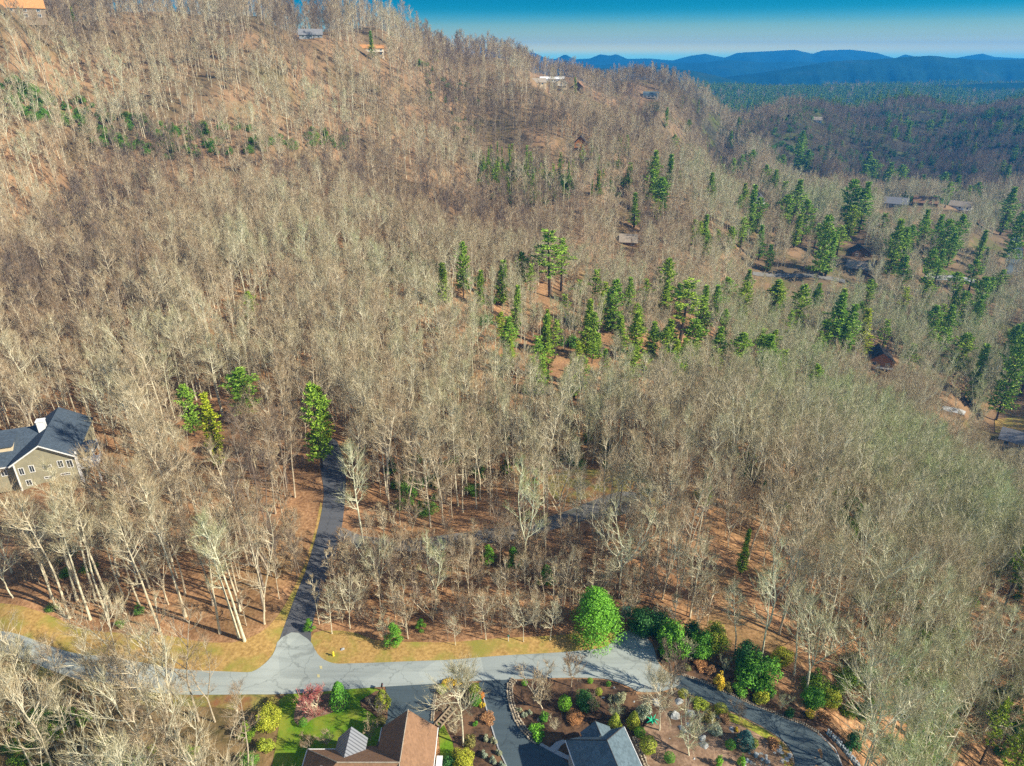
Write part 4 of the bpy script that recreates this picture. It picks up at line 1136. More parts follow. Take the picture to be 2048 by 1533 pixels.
# bank right of the turning area
for a in [
 ('loose','dark',1284,1262,6.0,4.6,'dark spreading evergreen above the turning area'),
 ('loose','dark',1318,1268,5.0,4.2,'dark green evergreen behind the rounded one at the turning area'),
 ('loose','green',1341,1308,6.0,6.2,'rounded deep green evergreen right of the turning area'),
 ('loose','green',1398,1312,4.6,5.2,'upright green evergreen behind the bare white sapling'),
 ('loose','yellow',1428,1300,4.6,5.4,'lighter yellow green evergreen next to the orange leaf slope'),
 ('loose','dark',1382,1290,4.2,4.6,'grey green evergreen behind the upright one'),
 ('loose','green',1512,1368,7.0,5.6,'wide glossy evergreen above the curving driveway'),
 ('loose','dark',1490,1335,5.0,5.2,'dark evergreen behind the wide glossy one'),
 ('loose','yellow',1562,1326,3.6,3.0,'yellow green evergreen on the orange leaf slope'),
 ('column','gold',1436,1376,2.2,4.4,'narrow golden conifer beside the curving driveway'),
 ('loose','olive',1454,1380,1.8,1.5,'olive shrub at the foot of the golden conifer'),
 ('loose','green',1478,1386,2.8,1.8,'low leafy green shrub on the mulched bank'),
 ('loose','yellow',1522,1404,2.8,2.0,'yellow green shrub on the mulched bank'),
 ('loose','green',1536,1392,2.2,2.0,'mid green shrub on the mulched bank below the glossy evergreen'),
 ('loose','green',1622,1412,3.8,3.6,'green evergreen bush beside the driveway and the tree slope'),
 ('loose','yellow',1658,1412,3.2,3.2,'pale yellow green bush beside the driveway and tree slope'),
 ('loose','gold',1619,1432,1.6,1.0,'small golden bush under the green evergreen bush'),
 ('loose','dark',1578,1432,1.6,1.5,'small dark bush at the upper edge of the driveway'),
 ('column','dark',1702,1503,2.8,6.0,'tall narrow dark evergreen beside the bottom right of the driveway'),
 ('loose','olive',1372,1340,1.6,1.2,'olive mound at the entry of the curving driveway'),
 ('loose','brown',1400,1336,2.6,1.2,'brown dormant shrub on the mulched bank'),
 ('loose','brown',1420,1345,2.0,1.2,'reddish brown dormant shrub on the mulched bank'),
 ('loose','brown',1650,1440,2.4,1.2,'brown dormant shrub near the silver wall'),
 ('loose','grey',1310,1225,1.2,1.2,'pale young shrub on the leaf slope behind the evergreens'),
 ]: shrub(*a)
# the big bright tree beside the turning area
big = Kind('bright_tree', leafy(51, 4.0, 11.5, 17000, leaf=.26, lumps=110, cone=.55, stems=3, z0=.05), M['dark_bark'], LC['bright'])
p = G(1188, 1272)
e = big.plant('bright_evergreen_tree', p.x, p.y, 1.0, 1.0, .0, 'large bright green cone shaped tree beside the turning area', 'tree', sxy=1.38)
clear_at(p.x, p.y, 4.6, 5)
bm1 = Kind('green_tree', leafy(52, 1.9, 5.2, 4200, leaf=.2, lumps=24, cone=.4, stems=3), M['dark_bark'], LC['green'])
for u, v, s, lab in [(790,1289,1.05,'bushy green young evergreen at the verge edge among bare trees'),(620,1262,.6,'small green evergreen beside the junction under a bare tree'),(978,1128,1.0,'green sapling left of the white limbed tree'),(1028,1136,1.1,'bright green sapling at the foot of the white limbed tree'),(1092,1172,1.1,'dark green sapling right of the white limbed tree'),(842,1262,.6,'tiny evergreen in the thicket right of the bushy one'),(1405,1000,1.3,'green evergreen at the right end of the clearing')]:
    p = G(u, v); bm1.plant('young_evergreen', p.x, p.y, s, _ri.random() * 6, _ri.random() * .5, lab, 'tree'); clear_at(p.x, p.y, 1.6, 3)
# red twigged shrub
rt = NT('red_twigs'); rc = rt.ramp(rt.n('NewGeometry').outputs['Random Per Island'], [(0, (.42, .06, .07)), (.5, (.62, .13, .14)), (1, (.50, .28, .22))]); M['redtwig'] = rt.col(rc, .8)
rk = Kind('red_shrub', bare_tree(61, 4.2, 2.2, .08, 26, fork=5, kids=(7, 6), twigs=6, tl=.5, tw=.035, r0=.09, up=.7), M['bark'], M['redtwig'])
p = G(632, 1429); rk.plant('red_twigged_shrub', p.x, p.y, .95, 0, .4, 'red twigged leafless shrub in the leaf covered lawn bed', 'shrub')
# garden trees without leaves
GT = [Kind('garden_tree_a', bare_tree(71, 14, 3.3, .42, 20, bend=.02, r0=.13, kids=(7, 5), twigs=4), M['bark'], M['twig']),
      Kind('garden_tree_b', bare_tree(72, 8, 2.6, .16, 22, fork=4, bend=.05, r0=.12, kids=(6, 5), twigs=5, tl=.55, tw=.03), M['bark'], M['twig']),
      Kind('garden_tree_c', bare_tree(73, 8, 2.0, .22, 22, fork=3, r0=.11, kids=(6, 5), twigs=4, tl=.5, tw=.03, up=.75), M['bark'], M['twig'])]
for k, u, v, s, t, lab in [
 (0,927,1492,1.05,.6,'slender white stemmed bare tree in the brown bed between the driveways'),
 (2,1142,1374,.85,.2,'small upright bare tree between the road and the dark island bed'),
 (1,1085,1418,.95,.35,'spreading multi stemmed bare tree beside the stone edging'),
 (0,1319,1461,.85,.5,'bare tree leaning over the boulders beside the curving driveway'),
 (2,1338,1388,1.15,.05,'bare tree with reddish tips at the mouth of the curving driveway'),
 (1,1378,1512,1.0,.75,'crooked dark bare tree on the tan slope'),
 (1,766,1437,.5,.3,'small bare shrub tree at the corner of the first driveway'),
 (1,742,1482,.45,.3,'pale twiggy shrub in front of the porch of the brown roofed house'),
 (1,652,1494,.45,.35,'pale twiggy shrub at the left corner of the brown roofed house'),
 (1,620,1500,.4,.15,'brownish twiggy shrub against the left end of the brown roofed house'),
 (2,1373,1323,.6,.8,'white barked sapling among the evergreens of the mulched bank'),
 (1,1232,1440,.5,.9,'dark leafless shrub above the pair of cone evergreens'),
 (1,1110,1462,.35,.5,'grey leafless shrub beside the bright broad leaved one'),
 (1,1560,1420,.4,.8,'grey leafless shrub on the mulched bank'),
 (1,1450,1345,.35,.9,'greyish leafless shrub behind the golden conifer'),
 (1,1185,1425,.4,.2,'reddish leafless shrub in the middle of the dark island bed'),
 (1,885,1425,.4,.3,'orange tinged small bare tree beside the stone edge of the first driveway'),
 (1,1480,1440,.45,.1,'pinkish leafless shrub above the tan slope boulders'),
 (1,910,1470,.4,.4,'pale leafless shrub beside the timber steps'),
 ]:
    p = G(u, v); GT[k].plant('bare_garden_tree' if s > .6 else 'bare_shrub', p.x, p.y, s, _ri.random() * 6, t, lab, 'tree' if s > .6 else 'shrub'); clear_at(p.x, p.y, 1.5, 4 if s > .6 else 1)

# boulders
rock = NT('boulder'); P = rock.pos()
c = rock.ramp(rock.noise(2.2, 6, P, .7), [(.3, (.14, .15, .15)), (.5, (.34, .35, .34)), (.7, (.58, .58, .55))])
c = rock.mix(rock.ramp(rock.noise(.9, 4, P), [(.55, (0, 0, 0)), (.7, (.8,) * 3)]), c, (.22, .17, .11))
rock.bump(rock.noise(4, 5, P), .6, .1); M['rock'] = rock.col(c, .9, .15)
def rock_mesh(seed, flatn=.6):
    bm = bmesh.new(); bmesh.ops.create_icosphere(bm, subdivisions=3, radius=1)
    rr = random.Random(seed); off = Vector((rr.random() * 50, rr.random() * 50, rr.random() * 50))
    cuts = [Vector((rr.gauss(0, 1), rr.gauss(0, 1), rr.gauss(.3, .8))).normalized() for _ in range(7)]
    for v in bm.verts:
        d = v.co.normalized(); r = 1 + .25 * mnoise.noise(d * 1.3 + off) + .08 * mnoise.noise(d * 4 + off)
        for cn in cuts:
            k = d.dot(cn) * r
            if k > .72: r *= .72 / k
        v.co = Vector((d.x * r, d.y * r * .8, max(-.25, d.z * r * flatn)))
    me = bpy.data.meshes.new('boulder'); bm.to_mesh(me); bm.free(); me.materials.append(M['rock'])
    return me
RK = [rock_mesh(i) for i in range(6)]
def boulder(u, v, w, lab, grp=None, i=[0]):
    p = G(u, v); i[0] += 1
    o = link('boulder', RK[i[0] % 6], None, (p.x, p.y, p.z - .05), _ri.random() * 6.28); s = w / 2
    o.scale = (s * _ri.uniform(.85, 1.2), s * _ri.uniform(.85, 1.2), s * _ri.uniform(.8, 1.1))
    tag(o, lab, 'boulder', grp)
for u, v, w, lab in [(1350,1433,2.0,'largest pale boulder, broad and flat topped, on the tan slope'),(1382,1427,1.6,'big pale boulder right of the largest one'),(1365,1459,1.4,'heart shaped pale boulder in the middle of the tan slope'),(1377,1450,1.3,'upright grey boulder against the heart shaped one'),
 (1312,1405,1.8,'wide pale boulder behind the leaning bare tree'),(1358,1404,1.5,'flat brownish boulder near the top of the tan slope'),(1300,1425,1.0,'small pale stone left of the leaning bare tree'),(1408,1492,1.7,'grey boulder beside the crooked dark tree'),(1405,1477,1.4,'lichen grey boulder above another one near the crooked tree'),
 (1388,1518,.7,'little round white stone on bare tan mulch'),(1436,1434,.9,'small pale boulder next to the reddish dry shrub'),(1463,1459,1.1,'pale boulder beside the golden tuft'),(1545,1481,1.3,'long white boulder at the driveway bend'),(1555,1497,1.6,'broad grey boulder at the driveway bend'),
 (1077,1441,.8,'tan stone above the bright broad leaved shrub'),(685,1299,1.1,'grey boulder on the golden verge near the junction'),(611,1433,.7,'white stone at the left side of the red twigged shrub'),(648,1427,.7,'white stone at the right side of the red twigged shrub'),
 (1375,1337,1.0,'white stone at the corner where the curving driveway begins'),(1408,1341,.8,'pale stone on the mulched bank'),(1206,1396,.7,'blue grey stone in the dark island bed'),(1268,1404,.7,'white stone at the right of the dark island bed'),(1228,1376,.7,'grey stone close to the road in the dark island bed'),(1340,1478,.5,'tiny pale stone on the tan slope'),(1322,1375,.0,None)]:
    if lab: boulder(u, v, w, lab)
for i in range(64):
    u = _ri.uniform(1475, 1580); v = _ri.uniform(1503, 1560)
    if u < 1475 + (1533 - v) * .4: continue
    boulder(u, v, _ri.uniform(.5, 1.0), 'buff stone in the rubble of stones inside the driveway bend', 'stones of the rockery at the drive bend')

# stone edgings, kerbs, walls
M['buff'] = speckle('buff_stone', (.30, .24, .16), (.56, .48, .36), 1.3, .9, (.22, .18, .13), 2.5)
def stones_along(name, px, width, hgt, size, label, cat, off=.0, seed=5, mat_='buff'):
    P = [G(u, v) for u, v in px]; rr = random.Random(seed); mb = MB()
    for a, b in zip(P[:-1], P[1:]):
        d = (b - a); L = d.length; d.normalize(); s = Vector((-d.y, d.x, 0)).normalized()
        k = 0
        while k < L:
            w = 0
            while w < width:
                q = a + d * (k + rr.uniform(-.1, .1) * size) + s * (w - width / 2 + rr.uniform(-.1, .1) * size)
                z = float(hz(q.x, q.y)); h = hgt * rr.uniform(.7, 1.2); r = size * rr.uniform(.36, .52)
                n = rr.choice((5, 6)); t0 = rr.random() * 6
                top = [Vector((q.x + math.cos(t0 + 6.2832 * i / n) * r * rr.uniform(.7, .95), q.y + math.sin(t0 + 6.2832 * i / n) * r * rr.uniform(.7, .95), z + h)) for i in range(n)]
                bot = [Vector((q.x + (p.x - q.x) * 1.15, q.y + (p.y - q.y) * 1.15, z - .1)) for p in top]
                mb.prism(top, bot)
                w += size
            k += size
    o = mb.build(name, M[mat_]); tag(o, label, cat); return o
stones_along('stone_edging', [(1029,1362),(1021,1372),(1020,1384),(1022,1400),(1026,1415),(1034,1438),(1048,1460),(1062,1475),(1078,1486)], .9, .35, .38, 'curving edging of buff stones along the second driveway', 'edging')
stones_along('stone_edging', [(1364,1349),(1410,1365),(1454,1385),(1498,1406),(1542,1423),(1600,1445),(1640,1467)], .45, .18, .3, 'low stone edging along the upper side of the curving driveway', 'edging', seed=6)
stones_along('stone_edging', [(873,1388),(868,1415),(866,1445)], .5, .25, .3, 'short stone edging on the right of the first driveway', 'edging', seed=7)
stones_along('stone_edging', [(1376,1390),(1436,1414),(1496,1441),(1534,1460),(1568,1485),(1586,1510),(1592,1545)], .25, .12, .25, 'thin pale stone edging along the inner side of the curving driveway', 'edging', seed=8)
stones_along('garden_wall', [(1270,1478),(1282,1505),(1296,1540)], .6, .5, .4, 'low tan stone wall beside the slate blue roofed house', 'wall', seed=9)
M['greystone'] = speckle('grey_wall_stone', (.22, .25, .27), (.50, .54, .56), 1.6, .9)
stones_along('retaining_wall', [(1655,1468),(1676,1488),(1694,1508),(1716,1536),(1730,1560)], .5, .8, .42, 'low grey stone wall above the bottom right driveway bend', 'wall', seed=10, mat_='greystone')
def kerb(px, label):
    P = [G(u, v) for u, v in px]; mb = MB()
    for a, b in zip(P[:-1], P[1:]):
        d = (b - a).normalized(); s = Vector((-d.y, d.x, 0)) * .09
        mb.prism([a + s + V3(0, 0, .16), a - s + V3(0, 0, .16), b - s + V3(0, 0, .16), b + s + V3(0, 0, .16)], [a + s - V3(0, 0, .1), a - s - V3(0, 0, .1), b - s - V3(0, 0, .1), b + s - V3(0, 0, .1)])
    tag(mb.build('kerb', M['concrete']), label, 'kerb')
kerb([(967,1396),(979,1441),(997,1499),(1012,1531),(1035,1600)], 'thin pale kerb on the left of the second driveway')
kerb([(1686,1560),(1684,1533),(1671,1501),(1639,1469)], 'dark edged kerb round the bottom right driveway bend')

# mailboxes, hydrant, boxes, steps, garden figure
M['post'] = flat('dark_brown_post', (.07, .04, .03), .7); M['hyd'] = flat('yellow_hydrant_paint', (.75, .58, .04), .5, .4, .05)
M['ugreen'] = flat('green_painted_metal', (.03, .16, .11), .5, .3, .06); M['timber'] = flat('weathered_timber', (.30, .23, .15), .85)
M['black'] = flat('black_metal', (.02, .02, .022), .5)
for u, v, lab in ((765,1382,'dark mailbox on a brown post beside the first driveway'),(934,1372,'dark mailbox on a post at the middle bed')):
    p = G(u, v); e = empty('mailbox', p); tag(e, lab, 'mailbox')
    q = MB(); q.box(-.07, .07, -.07, .07, -.1, 1.15); q.box(-.05, .05, -.3, .3, .95, 1.05); q.build('post', M['post'], e)
    q = MB(); n = 10
    pr = [V3(-.13, 0, 1.15), V3(.13, 0, 1.15)] + [V3(.13 * math.cos(math.pi * i / n), 0, 1.3 + .13 * math.sin(math.pi * i / n)) for i in range(n + 1)]
    q.prism([t_ + V3(0, .28, 0) for t_ in pr], [t_ + V3(0, -.28, 0) for t_ in pr]); bx = q.build('box', M['black'], e)
    q = MB(); q.box(.14, .16, -.1, .0, 1.3, 1.5); q.build('flag', M['redtwig'], e)
p = G(667, 1312); e = empty('fire_hydrant', p); tag(e, 'yellow fire hydrant on the golden verge near the junction', 'hydrant')
q = MB(); q.tube([V3(0, 0, -.1), V3(0, 0, .1), V3(0, 0, .12), V3(0, 0, .75)], [.2, .2, .14, .13], 12, True); q.tube([V3(0, 0, .75), V3(0, 0, .8), V3(0, 0, .9), V3(0, 0, .97)], [.17, .17, .12, .03], 12, True); q.build('body', M['hyd'], e)
q = MB(); q.tube([V3(-.27, 0, .6), V3(.27, 0, .6)], [.06, .06], 8, True); q.tube([V3(0, -.27, .55), V3(0, 0, .55)], [.08, .08], 8, True); q.build('nozzle', M['hyd'], e)
p = G(1252, 1229); e = empty('utility_box', p); tag(e, 'dark green metal utility box behind the turning area', 'box')
q = MB(); q.box(-.7, .7, -.6, .6, .08, 1.15); q.prism([V3(-.75, -.65, 1.25), V3(.75, -.65, 1.25), V3(.75, .65, 1.3), V3(-.75, .65, 1.3)], [V3(-.75, -.65, 1.15), V3(.75, -.65, 1.15), V3(.75, .65, 1.15), V3(-.75, .65, 1.15)]); q.build('cabinet', M['ugreen'], e)
q = MB(); q.box(-.85, .85, -.75, .75, -.2, .08); q.build('base', M['concrete'], e)
p = G(1017, 1283); e = empty('marker_post', p); tag(e, 'small green topped marker post at the edge of the thicket', 'post')
q = MB(); q.box(-.05, .05, -.05, .05, -.1, 1.1); q.build('post', M['white'], e); q = MB(); q.box(-.2, .2, -.03, .03, 1.1, 1.4); q.build('plate', M['ugreen'], e)
a, b_ = G(873, 1456), G(908, 1416); d = (b_ - a); L = d.length; ang = math.atan2(d.y, d.x)
e = empty('garden_steps', a, ang); tag(e, 'weathered timber steps running across the brown bed', 'steps')
for s in (-.5, .5):
    q = MB(); q.box(0, L, s - .07, s + .07, -.05, .3); q.build('rail', M['timber'], e)
for i in range(7):
    q = MB(); x = L * (i + .6) / 7.2; q.box(x - .12, x + .12, -.43, .43, .05, .24); q.build('tread', M['timber'], e)
p = G(1304, 1446); e = empty('garden_ornament', p); tag(e, 'turquoise green star shaped garden ornament beside the boulders', 'ornament')
M['turq'] = flat('turquoise_paint', (.02, .40, .22), .5, .3, .1)
for i in range(7):
    t = i * .9; q = MB()
    q.tube([V3(0, 0, .3), V3(math.cos(t) * .5, math.sin(t) * .5, .75), V3(math.cos(t) * 1.0, math.sin(t) * 1.0, .55 + .3 * (i % 2))], [.13, .11, .04], 6, True); q.build('arm', M['turq'], e)
q = MB(); q.tube([V3(0, 0, -.1), V3(0, 0, .5)], [.2, .16], 10, True); q.build('base', M['turq'], e)
M['mark'] = flat('faded_yellow_paint', (.52, .46, .24), .8)
for i, (u, v) in enumerate(((642,1336),(637,1353))):
    sheet('road_marking', [(u-3,v-3),(u+2,v-3),(u+3,v+3),(u-2,v+3)], M['mark'], .1, 'small faded yellow square painted on the road, %s of two' % ('upper' if i == 0 else 'lower'), 0, 5)
# ------------------------------------------------------------------ the woods
def proj_np(X, Y, Z):
    Z = Z - CAMZ
    dep = Y * cp - Z * sp
    return 1024 + FPX * X / dep, 766.5 - FPX * (Y * sp + Z * cp) / dep, dep
def jitter(x0, x1, y0, y1, step, seed):
    r = np.random.RandomState(seed)
    X, Y = np.meshgrid(np.arange(x0, x1, step), np.arange(y0, y1, step))
    X = X + r.uniform(-.48, .48, X.shape) * step; Y = Y + r.uniform(-.48, .48, Y.shape) * step
    return X.ravel(), Y.ravel(), r
def sm(x, a, b):
    t = np.clip((x - a) / (b - a), 0, 1); return t * t * (3 - 2 * t)
def visible(X, Y, Z, top):
    ok = np.ones(len(X), bool); Zt = Z + top
    for f in np.linspace(.15, .97, 30):
        ok &= (CAMZ + (Zt - CAMZ) * f) > hz(X * f, Y * f) - 2
    return ok
def excluded(X, Y, grow=0.0, top=20.0):
    bad = np.zeros(len(X), bool)
    for q, mg in EXC: bad |= in_poly(X, Y, q, mg + grow)
    for x, y, r, fr in HOUSE_AT:
        bad |= (X - x) ** 2 + (Y - y) ** 2 < r * r
        if fr:
            L = math.hypot(x, y); dx, dy = -x / L, -y / L
            t = (X - x) * dx + (Y - y) * dy; s = np.abs((X - x) * dy - (Y - y) * dx)
            bad |= (t > 0) & (t < fr) & (s < r * .8)
    Z = hz(X, Y)
    for x, y, z, w in SIGHT:      # the openings through which a house or a stretch of road is seen
        L = math.hypot(x, y); dx, dy = -x / L, -y / L
        t = (X - x) * dx + (Y - y) * dy; s = np.abs((X - x) * dy - (Y - y) * dx)
        line = z + (CAMZ - z) * t / L
        bad |= (t > 0) & (t < 170) & (s < w + 1.5) & (Z + top > line)
    return bad
def nz(X, Y, lam, k): return bumps(X, Y, lam, k)
def field(u0, u1, v0, v1, u, v, soft=40):
    return sm(u, u0 - soft, u0 + soft) * (1 - sm(u, u1 - soft, u1 + soft)) * sm(v, v0 - soft, v0 + soft) * (1 - sm(v, v1 - soft, v1 + soft))

# conifers: u, v of the tip, v of the foot, width in photo pixels, shape, yellow tint
CN = [(1590,570,650,44,1,.25),(1660,588,690,60,1,0),(1684,610,700,46,1,0),(1720,618,694,40,3,.8),(1100,462,566,74,2,.1),(1122,480,560,50,2,.1),(927,485,570,36,1,.1),(888,525,592,38,3,.2),(1003,520,592,36,3,.1),(1043,505,562,32,1,.1),(1032,570,645,28,3,.1),
 (1187,540,602,36,2,.2),(1225,560,645,44,1,0),(1255,556,620,36,1,.1),(1172,600,690,38,3,.3),(1184,625,705,34,1,.1),(1268,625,706,44,1,.25),(1302,645,706,40,1,.1),(1240,632,694,40,3,.2),(1360,562,655,78,2,.25),(1400,572,648,34,3,.1),(1328,518,594,42,0,.3),(1155,560,600,34,2,.2),(1335,640,704,46,1,.2),(1380,640,716,50,0,.1),
 (1427,655,735,46,1,.1),(1470,665,745,54,0,.1),(1520,670,728,42,1,.1),(1450,555,604,48,0,.1),(1490,540,588,30,1,0),(1632,432,534,44,1,.1),(1650,470,535,32,3,0),(1725,560,614,36,0,.2),(1800,575,625,34,2,.5),(1880,612,684,42,1,.1),(1940,690,782,38,3,.2),(1992,675,805,58,1,.15),(2040,665,765,48,0,0),(2025,640,720,40,1,0),(1842,500,580,36,1,.1),(1775,440,530,50,1,.2),(1800,455,520,36,3,.1),
 (1690,360,436,46,1,0),(1717,365,444,44,1,0),(1495,370,456,32,3,.1),(1512,396,450,34,1,.1),(1517,450,505,26,3,0),(1535,490,532,28,1,0),(1565,390,450,36,0,.1),(1585,360,430,40,1,.1),(1602,400,470,40,0,.1),(1408,465,505,30,0,.1),(1385,440,490,30,0,.2),(1405,430,478,30,3,0),(1320,355,414,40,1,0),(1305,302,374,34,1,.2),(1335,308,372,28,3,0),(1300,340,396,40,1,.1),(1253,270,306,22,3,.1),(1255,325,374,26,3,.1),(1268,385,440,26,3,.1),
 (1410,285,312,22,3,0),(1600,262,300,26,1,0),(1592,285,330,34,1,0),(1610,300,335,30,1,0),(1730,305,345,30,1,.1),(1740,320,360,34,0,.1),(1720,330,375,36,1,.1),(1770,325,370,30,1,.1),(1795,330,375,32,0,.1),(1810,243,276,20,3,.1),(1880,220,252,18,3,.1),(1855,240,264,20,0,.1),(1990,240,268,24,0,.1),(2035,230,262,22,1,.1),(1973,215,242,18,1,.1),(1943,235,258,18,3,.1),(1920,240,262,18,0,.1),(1785,252,275,16,1,.1),
 (1838,420,480,32,1,.1),(1862,430,495,34,1,0),(1880,440,500,40,1,.1),(1905,430,498,34,0,.1),(2000,375,450,40,1,.1),(2014,425,510,48,1,.1),(2004,330,375,26,3,.1),(1893,465,520,34,1,0),(1953,460,510,26,3,.1),(1936,520,572,36,0,.1),(1870,500,550,34,1,0),(1968,555,600,30,1,.1),(1985,540,590,34,0,.1),(1905,350,395,26,3,.1),(1878,345,385,28,0,.1),(1945,365,400,30,0,.1),(1835,350,390,24,1,.1),
 (1370,290,325,24,0,.1),(1345,270,300,20,0,.1),(1285,240,262,16,3,.1),(1330,215,248,14,3,0),(1395,200,222,10,1,0),(1362,195,215,12,1,0),(1375,240,262,16,0,.1),(1460,262,290,18,3,0),(1475,235,262,14,3,0),(1560,310,345,20,0,.1),(1545,340,378,26,1,.1),(1527,330,370,24,0,.1),(1500,300,335,20,0,.1),(1440,330,372,26,1,0),(1420,345,390,26,3,.1),
 (390,770,850,52,1,0),(440,788,905,64,1,.75),(492,738,822,72,0,0),(645,770,900,62,1,.1),(655,772,860,44,3,.55),(505,585,640,36,0,.25),(1700,1010,1070,30,3,.1),(1405,938,1000,38,3,.1),(1480,1060,1130,30,3,.1),(2010,1070,1180,50,2,.3),(1995,1430,1570,54,1,.4),(1960,1400,1500,40,2,.4),(1640,640,700,40,0,.1),(1617,690,745,34,3,.1),(1620,730,800,40,0,.1),(1560,700,760,34,2,.3),(1675,640,705,30,3,.2),(1345,700,740,26,0,.1),(1110,640,700,34,2,.2),(1130,590,640,30,2,.2),
 (745,62,108,16,3,0),(870,95,120,18,0,.3),(153,14,50,10,3,0),(1150,155,182,10,3,.2),(1425,700,760,26,2,.3),(1290,560,610,30,2,.2),(1215,590,650,34,1,.1),(1060,530,590,30,2,.2),(960,540,600,26,3,.2),(1570,620,680,30,2,.2),(1760,640,700,30,2,.2),(1850,640,700,36,0,.1),(1810,690,750,30,2,.2)]
_cr = random.Random(5)
N_CN = len(CN)
for (u0, u1, v0, v1, n_c, hp) in ((1000, 1560, 560, 720, 42, 64), (1480, 2040, 360, 520, 42, 52), (1600, 2040, 540, 700, 24, 62), (1300, 1560, 290, 480, 22, 38), (1640, 2040, 225, 330, 18, 26)):
    for _ in range(n_c):
        uu, vv = _cr.uniform(u0, u1), _cr.uniform(v0, v1) 
        hh_ = hp * _cr.uniform(.6, 1.1)
        CN.append((uu, vv, vv + hh_, hh_ * _cr.uniform(.5, .8), _cr.choice((0, 1, 1, 2, 2, 3)), _cr.choice((0, .1, .2, .3, .45))))
def make_conifers():
    later = []
    hh = [15, 20, 18, 19, 17]; ww = [4.2, 4.0, 3.6, 3.8, 2.3]
    for ci, (u, vt, vb, wp, k, t) in enumerate(CN):
        vb = vt + (vb - vt) * 1.28; wp = wp * (1.4 if vt < 760 else 1.15)
        k = k + 1 if (k in (2, 3) or ci % 3) else 0
        hh_k = hh[k]
        p = G(u, vb)
        _, _, d = project(p.x, p.y, p.z)
        lo, hi = 1, 60
        for _ in range(25):
            m = (lo + hi) / 2
            if project(p.x, p.y, p.z + m)[1] > vt: lo = m
            else: hi = m
        H = lo; s = H / hh[k]; w = wp * d / FPX / 2 / (ww[k] * s)
        w = max(.8, min(2.2, w))
        if ci >= N_CN and excluded(np.array([p.x]), np.array([p.y]), -1, H * .9)[0]: continue
        zt = ('in the woods left of the side road' if u < 700 and vt > 400 else 'on the skyline ridge' if vt < 130 and u < 1200 else 'on the dark right hand ridge' if vt < 275 and u > 1700 else 'on the far spur' if vt < 300 and u < 1500 else 'beside the log cabin slope' if u < 1350 and vt < 460
              else 'in the ravine between the ridges' if vt < 345 and u < 1900 else 'among the valley houses' if vt < 570 and u > 1480 else 'on the right slope' if vt > 900 else 'on the right side of the valley' if u > 1780 else 'in the green belt across the middle woods')
        form = ['bushy broad conifer', 'irregular pine', 'dense conifer', 'ragged pine', 'narrow conifer'][k]
        tone = 'yellowish green' if t > .4 else ('mid green' if t > .15 else 'deep green')
        siz = 'very tall' if H > 24 else 'tall' if H > 17 else 'medium' if H > 11 else 'small'
        later.append((p.x, p.y, max(2.0, w * s * ww[k] * (.9 if p.y < 240 else .55) + (3.2 if p.y < 240 else 0)), H * (1.5 if p.y < 240 else 1.25)))
        CON[k].plant('conifer_tree', p.x, p.y, s, _ri.random() * 6, t, '%s %s %s %s' % (siz, tone, form, zt), 'tree', 'conifers ' + zt, parts=('trunk', 'crown'), sxy=w)
    HOUSE_AT.extend(later)
make_conifers()
